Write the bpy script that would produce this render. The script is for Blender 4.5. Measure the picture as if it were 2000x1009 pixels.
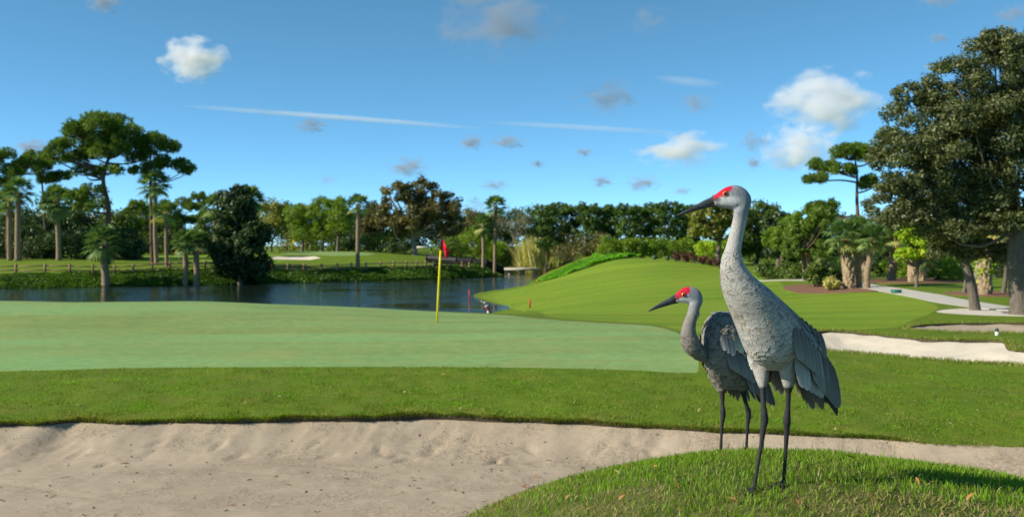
import bpy, bmesh, math, random
import numpy as np
from mathutils import Vector

R = math.radians
rng = np.random.default_rng(7)
random.seed(7)
scene = bpy.context.scene
for o in list(bpy.data.objects):
    bpy.data.objects.remove(o)

# ------------------------------------------------------------------ camera
CAM_Z = 4.4            # metres above the pond
F_PX, HORIZON = 1900.0, 480.0
cam_data = bpy.data.cameras.new("camera")
cam_data.sensor_width = 36.0
cam_data.lens = 36.0 * F_PX / 2000.0
cam_data.clip_start = 0.05
cam_data.clip_end = 30000.0
cam_data.dof.use_dof = True
cam_data.dof.focus_distance = 4.05
cam_data.dof.aperture_fstop = 4.8
cam = bpy.data.objects.new("camera", cam_data)
scene.collection.objects.link(cam)
cam.location = (0, 0, CAM_Z)
cam.rotation_euler = (R(90) - math.atan((504.5 - HORIZON) / F_PX), 0, 0)
scene.camera = cam

# ------------------------------------------------------------------ sky and sun
SUN_ELEV, SUN_AZ = 32.0, 195.0      # azimuth measured anticlockwise from +X: from the left, slightly behind the camera
sun_dir = Vector((math.cos(R(SUN_ELEV)) * math.cos(R(SUN_AZ)), math.cos(R(SUN_ELEV)) * math.sin(R(SUN_AZ)), math.sin(R(SUN_ELEV))))
world = bpy.data.worlds.new("World")
scene.world = world
world.use_nodes = True
wn = world.node_tree
wn.nodes.clear()
sky = wn.nodes.new("ShaderNodeTexSky")
sky.sky_type = 'NISHITA'
sky.sun_disc = False
sky.sun_elevation = R(SUN_ELEV)
sky.sun_rotation = R(90 - SUN_AZ)
sky.altitude = 9500
sky.air_density = 1.0
sky.dust_density = 0.0
sky.ozone_density = 2.0
hsv = wn.nodes.new("ShaderNodeHueSaturation")
hsv.inputs["Hue"].default_value = 0.478
hsv.inputs["Saturation"].default_value = 1.18
hsv.inputs["Value"].default_value = 1.3
bg = wn.nodes.new("ShaderNodeBackground")
bg.inputs["Strength"].default_value = 0.15
wo = wn.nodes.new("ShaderNodeOutputWorld")
gam = wn.nodes.new("ShaderNodeGamma")
gam.inputs["Gamma"].default_value = 0.86
wn.links.new(sky.outputs[0], gam.inputs["Color"])
wn.links.new(gam.outputs[0], hsv.inputs["Color"])
wn.links.new(hsv.outputs[0], bg.inputs["Color"])
wn.links.new(bg.outputs[0], wo.inputs["Surface"])

sun_data = bpy.data.lights.new("sun", 'SUN')
sun_data.energy = 5.0
sun_data.angle = R(0.5)
sun_data.color = (1.0, 0.92, 0.77)
sun = bpy.data.objects.new("sun", sun_data)
scene.collection.objects.link(sun)
sun.rotation_euler = (-sun_dir).to_track_quat('-Z', 'Y').to_euler()

vs = scene.view_settings
vs.view_transform = 'Standard'
vs.look = 'None'
vs.exposure = 0.46
vs.gamma = 1.0
vs.use_curve_mapping = False
scene.cycles.use_denoising = True
scene.cycles.max_bounces = 8
scene.cycles.diffuse_bounces = 3
scene.cycles.glossy_bounces = 3
scene.cycles.transmission_bounces = 4
scene.cycles.volume_bounces = 6
scene.cycles.transparent_max_bounces = 8
scene.cycles.volume_max_steps = 96

# ------------------------------------------------------------------ helpers
COL = scene.collection

def px2w(px, py, D):
    return np.array([(px - 1000.0) / F_PX * D, D, CAM_Z - (py - HORIZON) / F_PX * D])

def link(o, parent=None):
    COL.objects.link(o)
    if parent is not None:
        o.parent = parent
    return o

def tag(o, label=None, cat=None, group=None, kind=None):
    if label: o["label"] = label
    if cat: o["category"] = cat
    if group: o["group"] = group
    if kind: o["kind"] = kind
    return o

def empty(name, loc=(0, 0, 0), rz=0.0, label=None, cat=None, group=None):
    o = bpy.data.objects.new(name, None)
    o.empty_display_size = 0.2
    link(o)
    o.location = [float(c) for c in loc]
    o.rotation_euler = (0, 0, rz)
    return tag(o, label, cat, group)

def new_mesh(name, V, faces, mat=None, smooth=False, uv=None, fattrs=None, cattrs=None):
    """V (n,3); faces = list of index arrays (m,k) (k may differ per array); uv per vertex; fattrs/cattrs point attributes."""
    V = np.asarray(V, dtype=np.float32).reshape(-1, 3)
    if isinstance(faces, np.ndarray):
        faces = [faces]
    faces = [np.asarray(f, dtype=np.int32) for f in faces if len(f)]
    me = bpy.data.meshes.new(name)
    me.vertices.add(len(V))
    me.vertices.foreach_set("co", V.ravel())
    loops = np.concatenate([f.ravel() for f in faces]) if faces else np.zeros(0, np.int32)
    tot = np.concatenate([np.full(len(f), f.shape[1], np.int32) for f in faces]) if faces else np.zeros(0, np.int32)
    start = np.concatenate([[0], np.cumsum(tot)[:-1]]).astype(np.int32) if len(tot) else np.zeros(0, np.int32)
    me.loops.add(len(loops))
    me.loops.foreach_set("vertex_index", loops)
    me.polygons.add(len(tot))
    me.polygons.foreach_set("loop_start", start)
    if smooth:
        me.polygons.foreach_set("use_smooth", np.ones(len(tot), dtype=bool))
    if uv is not None:
        l = me.uv_layers.new(name="UVMap")
        l.data.foreach_set("uv", np.asarray(uv, np.float32)[loops].ravel())
    for k, a in (fattrs or {}).items():
        at = me.attributes.new(k, 'FLOAT', 'POINT')
        at.data.foreach_set("value", np.asarray(a, np.float32).ravel())
    for k, a in (cattrs or {}).items():
        at = me.attributes.new(k, 'FLOAT_COLOR', 'POINT')
        a = np.asarray(a, np.float32)
        if a.shape[1] == 3:
            a = np.concatenate([a, np.ones((len(a), 1), np.float32)], 1)
        at.data.foreach_set("color", a.ravel())
    me.update(calc_edges=True)
    me.validate()
    if mat is not None:
        me.materials.append(mat)
    return me

def obj(name, me, parent=None, loc=(0, 0, 0)):
    o = bpy.data.objects.new(name, me)
    link(o, parent)
    o.location = [float(c) for c in loc]
    return o

class MB:
    """collects polygons into one mesh"""
    def __init__(self):
        self.v, self.f, self.n = [], {}, 0
    def add(self, V, F):
        V = np.asarray(V, float).reshape(-1, 3)
        for f in (F if isinstance(F, list) else [F]):
            f = np.asarray(f, int)
            if len(f):
                self.f.setdefault(f.shape[1], []).append(f + self.n)
        self.v.append(V)
        self.n += len(V)
    def box(self, c, s, rz=0.0):
        x, y, z = np.array(s) / 2.0
        V = np.array([[-x, -y, -z], [x, -y, -z], [x, y, -z], [-x, y, -z], [-x, -y, z], [x, -y, z], [x, y, z], [-x, y, z]])
        cz, sz = math.cos(rz), math.sin(rz)
        V = V @ np.array([[cz, sz, 0], [-sz, cz, 0], [0, 0, 1]]) + np.array(c)
        self.add(V, np.array([[0, 3, 2, 1], [4, 5, 6, 7], [0, 1, 5, 4], [1, 2, 6, 5], [2, 3, 7, 6], [3, 0, 4, 7]]))
    def tube(self, pts, rad, seg=8, cap=True):
        V, F = tube(pts, rad, seg, cap)
        self.add(V, F)
    def mesh(self, name, mat, smooth=False, **k):
        return new_mesh(name, np.concatenate(self.v), [np.concatenate(a) for a in self.f.values()], mat, smooth, **k)

def frame_along(pts):
    pts = np.asarray(pts, float)
    t = np.gradient(pts, axis=0)
    t /= np.linalg.norm(t, axis=1)[:, None] + 1e-9
    up = np.array([0.0, 1.0, 0.0]) if abs(t[0][1]) < 0.9 else np.array([1.0, 0, 0])
    A, B = [], []
    a = np.cross(t[0], up)
    for k in range(len(pts)):
        a = a - t[k] * (a @ t[k])
        a /= np.linalg.norm(a) + 1e-9
        A.append(a)
        B.append(np.cross(t[k], a))
    return t, np.array(A), np.array(B)

def tube(pts, rad, seg=8, cap=True, rad2=None, wob=0.0):
    pts = np.asarray(pts, float)
    n = len(pts)
    rad = np.broadcast_to(np.asarray(rad, float), (n,))
    rad2 = rad if rad2 is None else np.broadcast_to(np.asarray(rad2, float), (n,))
    t, A, B = frame_along(pts)
    th = np.linspace(0, 2 * np.pi, seg, endpoint=False)
    w = 1 + (rng.normal(0, wob, (n, seg)) if wob else 0)
    V = pts[:, None, :] + (np.cos(th)[None, :, None] * A[:, None, :] * rad[:, None, None] + np.sin(th)[None, :, None] * B[:, None, :] * rad2[:, None, None]) * (w[..., None] if wob else 1)
    V = V.reshape(-1, 3)
    i = np.arange(n - 1)[:, None] * seg
    j = np.arange(seg)[None, :]
    j2 = (j + 1) % seg
    F = [np.stack([i + j, i + j2, i + seg + j2, i + seg + j], -1).reshape(-1, 4)]
    if cap:
        V = np.concatenate([V, pts[:1], pts[-1:]])
        a, b = n * seg, n * seg + 1
        jj = np.arange(seg)
        F.append(np.stack([np.full(seg, a), (jj + 1) % seg, jj], -1))
        F.append(np.stack([np.full(seg, b), (n - 1) * seg + jj, (n - 1) * seg + (jj + 1) % seg], -1))
    return V, F

def catmull(P, n=8, closed=False):
    P = np.asarray(P, float)
    m = len(P)
    out = []
    rngk = range(m if closed else m - 1)
    for k in rngk:
        g = (lambda q: P[q % m]) if closed else (lambda q: P[min(max(q, 0), m - 1)])
        p0, p1, p2, p3 = g(k - 1), g(k), g(k + 1), g(k + 2)
        for t in np.linspace(0, 1, n, endpoint=False):
            out.append(0.5 * ((2 * p1) + (-p0 + p2) * t + (2 * p0 - 5 * p1 + 4 * p2 - p3) * t ** 2 + (-p0 + 3 * p1 - 3 * p2 + p3) * t ** 3))
    if not closed:
        out.append(P[-1])
    return np.array(out)

# value noise on the plane / in space (for shapes, not for shading)
_perm = np.random.default_rng(3).random((64, 64, 64)).astype(np.float32)
def vnoise(x, y, z=0.0):
    x, y, z = np.broadcast_arrays(np.asarray(x, float), np.asarray(y, float), np.asarray(z, float))
    xi, yi, zi = np.floor(x).astype(int), np.floor(y).astype(int), np.floor(z).astype(int)
    fx, fy, fz = x - xi, y - yi, z - zi
    fx, fy, fz = fx * fx * (3 - 2 * fx), fy * fy * (3 - 2 * fy), fz * fz * (3 - 2 * fz)
    g = lambda a, b, c: _perm[(xi + a) & 63, (yi + b) & 63, (zi + c) & 63]
    l = lambda a, b, t: a + (b - a) * t
    return l(l(l(g(0, 0, 0), g(1, 0, 0), fx), l(g(0, 1, 0), g(1, 1, 0), fx), fy), l(l(g(0, 0, 1), g(1, 0, 1), fx), l(g(0, 1, 1), g(1, 1, 1), fx), fy), fz) * 2 - 1
def fbm(x, y, z=0.0, o=3):
    s, a = 0, 1.0
    for k in range(o):
        s = s + a * vnoise(np.asarray(x) * 2 ** k + 17 * k, np.asarray(y) * 2 ** k + 5 * k, np.asarray(z) * 2 ** k)
        a *= 0.5
    return s
def sstep(a, b, x):
    t = np.clip((x - a) / (b - a), 0, 1)
    return t * t * (3 - 2 * t)

# ------------------------------------------------------------------ materials
def mat_new(name):
    m = bpy.data.materials.new(name)
    m.use_nodes = True
    nt = m.node_tree
    nt.nodes.clear()
    out = nt.nodes.new("ShaderNodeOutputMaterial")
    return m, nt, out
def node(nt, t, **k):
    n = nt.nodes.new(t)
    for a, v in k.items():
        if a.startswith("_"):
            setattr(n, a[1:], v)
        else:
            n.inputs[a.replace("__", " ")].default_value = v
    return n
def ramp(nt, fac, stops, interp='LINEAR'):
    r = nt.nodes.new("ShaderNodeValToRGB")
    r.color_ramp.interpolation = interp
    e = r.color_ramp.elements
    while len(e) < len(stops):
        e.new(0.5)
    for k, (p, c) in enumerate(stops):
        e[k].position = p
        e[k].color = (c[0], c[1], c[2], 1)
    nt.links.new(fac, r.inputs[0])
    return r.outputs[0]
def mix(nt, fac, a, b, blend='MIX'):
    m = nt.nodes.new("ShaderNodeMix")
    m.data_type = 'RGBA'
    m.blend_type = blend
    for s, v in ((m.inputs[0], fac), (m.inputs[6], a), (m.inputs[7], b)):
        if hasattr(v, "links") or hasattr(v, "is_linked"):
            nt.links.new(v, s)
        elif isinstance(v, (int, float)):
            s.default_value = v
        else:
            s.default_value = (v[0], v[1], v[2], 1)
    return m.outputs[2]
def noise(nt, scale, detail=3, rough=0.55, vec=None, dist=0.0, out="Fac"):
    n = node(nt, "ShaderNodeTexNoise", Scale=scale, Detail=detail, Roughness=rough, Distortion=dist)
    if vec is not None:
        nt.links.new(vec, n.inputs["Vector"])
    return n.outputs[out]
def coords(nt, which="Object", scale=None):
    if which == "World":
        v = nt.nodes.new("ShaderNodeNewGeometry").outputs["Position"]
    else:
        v = nt.nodes.new("ShaderNodeTexCoord").outputs[which]
    if scale:
        mp = nt.nodes.new("ShaderNodeMapping")
        mp.inputs["Scale"].default_value = scale
        nt.links.new(v, mp.inputs["Vector"])
        v = mp.outputs[0]
    return v
def attr(nt, name, out="Fac"):
    a = nt.nodes.new("ShaderNodeAttribute")
    a.attribute_name = name
    return a.outputs[out]
def bump(nt, h, strength=0.5, dist=0.02):
    b = node(nt, "ShaderNodeBump", Strength=strength, Distance=dist)
    nt.links.new(h, b.inputs["Height"])
    return b.outputs[0]
def principled(nt, out, color, rough=0.8, normal=None, spec=0.3, **k):
    p = nt.nodes.new("ShaderNodeBsdfPrincipled")
    if hasattr(color, "is_linked"):
        nt.links.new(color, p.inputs["Base Color"])
    else:
        p.inputs["Base Color"].default_value = (*color, 1)
    p.inputs["Roughness"].default_value = rough
    p.inputs["Specular IOR Level"].default_value = spec
    for a, v in k.items():
        p.inputs[a.replace("__", " ")].default_value = v
    if normal is not None:
        nt.links.new(normal, p.inputs["Normal"])
    if out is not None:
        nt.links.new(p.outputs[0], out.inputs["Surface"])
    return p

def plain(name, color, rough=0.7, var=0.15, scale=6.0, spec=0.3, bumps=0.0, world=False):
    m, nt, out = mat_new(name)
    v = coords(nt, "World" if world else "Object")
    f = noise(nt, scale, 4, 0.6, v)
    c = np.array(color)
    col = ramp(nt, f, [(0.25, c * (1 - var)), (0.75, np.minimum(c * (1 + var), 1))])
    nrm = bump(nt, noise(nt, scale * 4, 4, 0.6, v), bumps, 0.02) if bumps else None
    principled(nt, out, col, rough, nrm, spec)
    return m

def leaf_mat(name, stops, trans=0.3, gloss=0.02, rough=0.5):
    """foliage: colour picked per leaf from the attribute rnd, some light passes through"""
    m, nt, out = mat_new(name)
    f = attr(nt, "rnd")
    col = ramp(nt, f, stops)
    d = nt.nodes.new("ShaderNodeBsdfDiffuse")
    t = nt.nodes.new("ShaderNodeBsdfTranslucent")
    nt.links.new(col, d.inputs[0])
    tc = mix(nt, 1.0, col, (1.25, 1.25, 0.55), 'MULTIPLY')
    nt.links.new(tc, t.inputs[0])
    mx = node(nt, "ShaderNodeMixShader", Fac=min(0.45, trans + 0.1))
    nt.links.new(d.outputs[0], mx.inputs[1])
    nt.links.new(t.outputs[0], mx.inputs[2])
    g = node(nt, "ShaderNodeBsdfGlossy", Roughness=rough)
    g.inputs[0].default_value = (0.9, 0.95, 0.9, 1)
    mx2 = node(nt, "ShaderNodeMixShader", Fac=gloss)
    nt.links.new(mx.outputs[0], mx2.inputs[1])
    nt.links.new(g.outputs[0], mx2.inputs[2])
    nt.links.new(mx2.outputs[0], out.inputs["Surface"])
    return m
# ================================================================== the ground
# heights are relative to the camera in the tables below (z' = z - CAM_Z)
def XYfromD(px, D):
    return ((px - 1000.0) / F_PX * D, D)
def by_z(px, py, zr):
    """a point of the photograph at a known height below the camera"""
    D = -zr * F_PX / (py - HORIZON)
    return XYfromD(px, D)

ctrl = []
def cp(px, D, zr):
    x, y = XYfromD(px, D)
    ctrl.append((x, y, zr))
def cpy(px, py, D):
    ctrl.append((*XYfromD(px, D), -(py - HORIZON) / F_PX * D))
def cx(x, y, zr):
    ctrl.append((x, y, zr))
# foreground shelf
for x in (-16, -9, -5, 0, 5, 9, 16):
    cx(x, 10.6, -2.04); cx(x, 6, -2.1); cx(x, 2.5, -2.1); cx(x, 12.6, -1.93)
# putting green
for x in (-14, -7, 0): cx(x, 15, -1.87)
cpy(1365, 727, 14.4)
cpy(853, 628, 24); cpy(1200, 640, 21.6); cpy(0, 640, 22); cpy(400, 640, 22.2); cpy(0, 588, 34); cpy(400, 590, 33.5); cpy(700, 600, 31); cpy(850, 609, 28.6); cpy(960, 614, 27.4)
cpy(-400, 588, 34); cpy(-400, 640, 22)
cpy(1060, 620, 26.5); cpy(600, 670, 18.6)
# behind the green, down to the pond
cx(-30, 46, -3.9); cx(-16, 45, -3.9); cx(-8, 45, -3.7); cx(-3, 48, -3.7); cx(-2, 38, -2.9); cx(-10, 38, -2.7); cx(-22, 40, -2.7)
cx(-1, 62, -4.25)
# fairway
cpy(1020, 600, 66); cpy(960, 578, 84); cpy(1100, 580, 62); cpy(1100, 604, 45); cpy(1200, 608, 37); cpy(1300, 617, 30); cpy(1300, 560, 66); cpy(1200, 540, 80)
cpy(1200, 508.5, 104); cpy(1300, 508.5, 102); cpy(1390, 517, 94); cpy(1440, 530, 86); cpy(1060, 550, 110); cpy(1100, 539, 108); cpy(1150, 523, 107); cpy(1060, 528, 120); cpy(1110, 506, 120); cpy(1160, 501, 119)
cpy(1400, 590, 42); cpy(1500, 597, 36); cpy(1500, 546, 64); cpy(1600, 568, 48); cpy(1700, 599, 33); cpy(1600, 620, 27)
cpy(1250, 504, 122); cpy(1100, 506, 132)
# right-hand ground: bunkers, path, trees
cpy(1610, 646, 21.2); cpy(1700, 650, 21); cpy(1930, 664, 19.2); cpy(1620, 684, 18.2); cpy(1800, 700, 16.8); cpy(2000, 714, 15.8)
cpy(1500, 690, 16.6); cpy(1500, 650, 20.8); cpy(2300, 700, 16)
cpy(1800, 646, 21.6); cpy(2000, 648, 21.2); cpy(1850, 626, 24.6); cpy(2000, 627, 24.2); cpy(2000, 612, 27.5); cpy(1900, 602, 30); cpy(2000, 606, 29.4); cpy(1800, 575, 39.5); cpy(1740, 566, 44); cpy(1655, 565, 47)
cpy(1900, 562, 46); cpy(2000, 560, 48); cpy(2300, 575, 42); cpy(1700, 548, 56); cpy(1560, 548, 58); cpy(1700, 535, 72); cpy(1900, 535, 70); cpy(2200, 535, 70); cpy(1500, 528, 80)
cpy(1800, 520, 95); cpy(2200, 520, 95)
# far shore
for px in (-150, 0, 180, 400): cpy(px, 535, 107)
cpy(550, 529, 120); cpy(790, 525, 130); cpy(920, 522, 138); cpy(970, 520, 142)
cpy(30, 507, 126); cpy(110, 506, 126); cpy(-200, 507, 126); cpy(300, 515, 120); cpy(300, 501, 140); cpy(400, 499, 150); cpy(420, 520, 118)
cpy(560, 494, 156); cpy(650, 492.5, 158); cpy(740, 497, 154); cpy(800, 512, 142); cpy(650, 519, 131); cpy(870, 516, 148); cpy(560, 519, 128)
for px in (-300, 0, 300, 600, 900, 1200, 1500, 1800, 2300): cpy(px, 491, 190); cpy(px, 488, 300)
cx(-130, 60, -1.5); cx(-130, 20, -1.8); cx(130, 20, -1.8); cx(0, -15, -1.7); cx(-30, -15, -1.8); cx(30, -15, -1.8)
ctrl = np.array(ctrl)

def warp(x, y):
    y = np.maximum(np.asarray(y, float), -14.0)
    return np.stack([np.clip(np.asarray(x, float) / (y + 18.0), -3, 3) * 2.6, np.log(y + 18.0) * 1.6], -1)
def tps(r2):
    return 0.5 * r2 * np.log(r2 + 1e-12)
_C = warp(ctrl[:, 0], ctrl[:, 1])
_n = len(_C)
_K = tps(((_C[:, None] - _C[None]) ** 2).sum(-1)) + np.eye(_n) * 2e-4
_P = np.concatenate([np.ones((_n, 1)), _C], 1)
_A = np.block([[_K, _P], [_P.T, np.zeros((3, 3))]])
_w = np.linalg.solve(_A, np.concatenate([ctrl[:, 2], np.zeros(3)]))
def tps_eval(x, y):
    x, y = np.broadcast_arrays(np.asarray(x, float), np.asarray(y, float))
    W = warp(x.ravel(), y.ravel())
    out = np.empty(len(W))
    for s in range(0, len(W), 20000):
        w = W[s:s + 20000]
        out[s:s + 20000] = tps(((w[:, None] - _C[None]) ** 2).sum(-1)) @ _w[:_n] + _w[_n] + w @ _w[_n + 1:]
    return np.clip(out.reshape(x.shape), -4.5, 1.0)

def poly_sdf(P, x, y):
    """signed distance to a closed polygon, negative inside"""
    P = np.asarray(P, float)
    sh = np.shape(x)
    x, y = np.ravel(x).astype(float), np.ravel(y).astype(float)
    d2 = np.full(x.shape, 1e18)
    ins = np.zeros(x.shape, bool)
    for a, b in zip(P, np.roll(P, -1, 0)):
        e = b - a
        l2 = e @ e + 1e-12
        t = np.clip(((x - a[0]) * e[0] + (y - a[1]) * e[1]) / l2, 0, 1)
        d2 = np.minimum(d2, (x - a[0] - t * e[0]) ** 2 + (y - a[1] - t * e[1]) ** 2)
        if a[1] != b[1]:
            c = (a[1] > y) != (b[1] > y)
            ins ^= c & (x < (b[0] - a[0]) * (y - a[1]) / (b[1] - a[1]) + a[0])
    d = np.sqrt(d2)
    return np.where(ins, -d, d).reshape(sh)

W = lambda px, py: by_z(px, py, -4.4)
lake_poly = catmull([W(1000, 600), W(972, 594.5), W(948, 588), W(931, 582), W(924, 577), W(935, 572.5), W(962, 567.5), W(1000, 561.5), W(1030, 555.5), W(1042, 549), W(1055, 540),
                     XYfromD(1064, 156), XYfromD(1066, 175), XYfromD(1010, 178), W(985, 536), W(970, 539), W(930, 541.5), W(800, 546), W(700, 548.5), W(550, 552), W(400, 556), W(200, 559), W(0, 562),
                     (-68, 100), (-95, 80), (-80, 47), (-45, 45), (-20, 47), (-8, 52), (-2.6, 58), (-1.2, 64)], 4, True)

G = lambda px, py: by_z(px, py, -1.87)
green_poly = catmull([(-30, 15.4), (-24, 15.3), (-18, 15.2), (-13, 15.0), (-10, 14.9), G(0, 724), G(300, 718), G(700, 715), G(1000, 718), G(1200, 722), G(1345, 727), G(1364, 722), G(1362, 700), G(1345, 672), G(1318, 650), G(1275, 637), G(1200, 628), G(1110, 622),
                      XYfromD(1040, 26.4), XYfromD(960, 28.4), XYfromD(850, 30), XYfromD(700, 32.4), XYfromD(400, 35), XYfromD(0, 36), (-24, 36), (-30, 35), (-33, 26), (-33, 19)], 4, True)
def smin(a, b, k):
    h = np.clip(0.5 + 0.5 * (b - a) / k, 0, 1)
    return b + (a - b) * h - k * h * (1 - h)
def base_rel(x, y):
    """ground height relative to the camera, without sand and mound"""
    x, y = np.broadcast_arrays(np.asarray(x, float), np.asarray(y, float))
    z = tps_eval(x, y)
    far = (y > 38) & (y < 190) & (np.abs(x) < 140)
    if far.any():
        d = poly_sdf(lake_poly, x[far], y[far])
        slope = np.where(y[far] > 96, 0.45, 0.16)
        bank = -4.4 + np.where(d > 0, d * slope + 0.03, np.maximum(d * 0.4, -1.2))
        zz = np.where(d < 0, bank, np.maximum(smin(z[far], bank, 0.25), -4.4 + 0.03 + 0.035 * np.clip(d, 0, 12)))
        z = z.copy(); z[far] = zz
    lump = sstep(10.0, 10.6, y) * sstep(19, 15, y)
    if lump.max() > 0:
        m_ = (lump > 0) & (np.abs(x) < 12)
        if m_.any():
            gm = sstep(0.0, 0.25, poly_sdf(green_poly, x[m_], y[m_]))
            z = z.copy(); z[m_] += lump[m_] * gm * (0.016 * fbm(x[m_] * 3.1, y[m_] * 3.1, 0, 3) + 0.006)
    # small unevenness of mown ground
    z = z + 0.012 * vnoise(x * 0.7, y * 0.7) * sstep(60, 20, y) + 0.06 * vnoise(x * 0.09, y * 0.09) * sstep(10, 40, y) * sstep(300, 90, y) * (z > -3.9)
    return z

# ---- near mound (the cranes stand on it)
def mound_rel(x, y):
    x = np.asarray(x, float); y = np.asarray(y, float)
    a = np.where(y > 3.8, 0.0867, 0.03)
    b = np.where(x < 1.3, 0.150, 0.090)
    z = -0.945 - a * (y - 3.8) ** 2 - b * (x - 1.3) ** 2
    z = z + 0.02 * vnoise(x * 1.1 + 3, y * 1.1) + 0.008 * vnoise(x * 5, y * 5) + 0.03 * vnoise(x * 1.7, y * 1.7 + 9) * sstep(-1.5, -2.1, z)
    return z

# ---- sand
Lz = lambda px, py: by_z(px, py, -2.03)
lip = [Lz(-300, 834), Lz(0, 830), Lz(80, 829), Lz(150, 822), Lz(230, 826), Lz(330, 823), Lz(450, 825), Lz(560, 821), Lz(700, 822), Lz(780, 819), Lz(860, 818), Lz(940, 821), Lz(1030, 822), Lz(1130, 826), Lz(1200, 832), Lz(1290, 836), Lz(1380, 842), Lz(1480, 845), Lz(1600, 850), Lz(1700, 853), Lz(1800, 862), Lz(1900, 866), Lz(2000, 871), Lz(2250, 885)]
lip = catmull(lip, 6)
lip = lip + np.stack([0 * lip[:, 0], 0.035 * fbm(lip[:, 0] * 2.2, 4.0, 0, 3)], -1)
front_poly = np.concatenate([lip, [(9.5, 7.5), (9, 3.2), (5, -1.5), (-2, -3.0), (-11, -1), (-14, 5), (-13.5, 9.8)]])
rb_far = [(1560, 655), (1605, 647), (1650, 647), (1700, 651), (1760, 656), (1810, 661), (1850, 663), (1900, 664), (1950, 666), (1963, 671), (1972, 680), (1992, 683)]
rb_near = [(2120, 716), (2060, 716), (2000, 714), (1950, 711), (1900, 708), (1850, 704), (1800, 700), (1750, 695), (1700, 689), (1650, 685), (1600, 681), (1560, 668)]
right_poly = catmull([by_z(a, b, -1.87) for a, b in rb_far] + [by_z(2120, 690, -1.90)] + [by_z(a, b, -1.95) for a, b in rb_near], 3, True)
third_poly = catmull([by_z(a, b, -1.86) for a, b in [(1775, 637), (1800, 631), (1850, 628.5), (1920, 628), (1990, 629), (2060, 632), (2100, 640), (2050, 647), (1980, 647.5), (1900, 646), (1830, 643.5), (1790, 641)]], 4, True)
def at_d(l): return [XYfromD(a, d) for a, d in l]
far_sand_poly = catmull(at_d([(530, 143), (548, 148.5), (585, 149.5), (612, 147), (628, 142.5), (600, 138.5), (560, 137), (536, 138)]), 4, True)

_lip_pts = lip
def lip_dist(x, y):
    """metres in front of the bunker lip"""
    return np.interp(x, _lip_pts[:, 0], _lip_pts[:, 1]) - y
def front_sand_rel(x, y):
    x = np.asarray(x, float); y = np.asarray(y, float)
    d = lip_dist(x, y)
    e = np.clip(1 - d / 0.85, 0, 1)
    z = -2.31 + 0.262 * e ** 1.3
    face = sstep(0.95, 0.7, d) * sstep(-0.05, 0.1, d)
    # rake strokes and slides down the face, footprints, crumbs
    sx = x + 0.35 * d + 0.06 * vnoise(x * 2, d * 3)
    z = z + face * (0.007 * vnoise(sx * 6.3, d * 0.9) + 0.012 * np.abs(vnoise(sx * 13.0 + 7, d * 1.4)) * (vnoise(x * 0.9, 2.0) > -0.2))
    rough_patch = sstep(0.1, 0.55, fbm(x * 1.5 + 2, y * 2.2, 0, 2))
    z = z + face * rough_patch * 0.012 * fbm(x * 17, y * 17, 0, 3)
    # toe ridge where the raked face meets the floor
    z = z + 0.010 * np.exp(-((d - 0.86 - 0.05 * vnoise(x * 1.3, 0.5)) / 0.05) ** 2)
    # floor: raked furrows, soft lumps and a beaded band
    floor = sstep(0.8, 1.0, d)
    z = z + floor * (0.006 * np.sin((y + 0.13 * x + 0.05 * vnoise(x * 0.8, y * 0.8)) * 55) * sstep(-0.2, 0.5, vnoise(x * 0.5 + 4, y * 1.1)) + 0.008 * vnoise(x * 1.1, y * 1.8) + 0.005 * fbm(x * 9, y * 9, 0, 3) * sstep(-0.1, 0.5, vnoise(x * 0.8, y * 2.4 + 3)))
    z = z + 0.004 * fbm(x * 22, y * 22, 0, 2)
    # long shallow drag lines
    for (x0, y0, x1, y1) in ((-5.2, 9.6, -3.6, 8.8), (-2.5, 10.35, -1.2, 9.9), (-0.4, 9.5, 1.0, 9.25), (-4.5, 9.0, -3.0, 9.15), (-3.3, 10.1, -2.2, 9.75)):
        e = np.array([x1 - x0, y1 - y0]); l = math.hypot(*e); e = e / l
        u = (x - x0) * e[0] + (y - y0) * e[1]
        v = np.abs(-(x - x0) * e[1] + (y - y0) * e[0])
        z = z - 0.014 * np.exp(-(v / 0.025) ** 2) * sstep(0, 0.2, u) * sstep(l, l - 0.2, u)
    for (fx, fy, a) in FOOT:
        ca, sa = math.cos(a), math.sin(a)
        u = (x - fx) * ca + (y - fy) * sa
        v = -(x - fx) * sa + (y - fy) * ca
        q = (u / 0.14) ** 2 + (v / 0.055) ** 2
        z = z - 0.022 * np.exp(-q ** 2) + 0.012 * np.exp(-((np.sqrt(q) - 1.25) / 0.22) ** 2)
    return z
_f = np.random.default_rng(11)
FOOT = [(-5.0, 10.75, .9), (-4.72, 10.55, 1.0), (-3.95, 10.8, .8), (-3.25, 10.75, 1.2), (-3.0, 10.5, .9), (-2.2, 10.85, 1.1), (-2.02, 10.55, .7), (-1.45, 10.7, 1.9), (-1.15, 10.45, .6), (-0.9, 10.75, 1.4), (0.2, 10.7, 2.2), (1.0, 10.6, .8), (1.5, 10.4, 1.9), (2.4, 10.2, .7), (-4.3, 10.2, 1.3), (-0.2, 10.35, 1.0)]
FOOT += [(float(_f.uniform(-7, 4)), float(_f.uniform(10.1, 10.9)), float(_f.uniform(0, 3.1))) for _ in range(5)]

def bowl(poly, depth, w):
    def f(x, y):
        d = -poly_sdf(poly, x, y)
        return base_rel(x, y) - 0.04 - depth * sstep(0, w, d) + 0.02 * fbm(np.asarray(x) * 3, np.asarray(y) * 3, 0, 3)
    return f
right_sand_rel = bowl(right_poly, 0.14, 0.9)
third_sand_rel = bowl(third_poly, 0.12, 1.0)
far_sand_rel = bowl(far_sand_poly, 0.2, 2.0)

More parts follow.
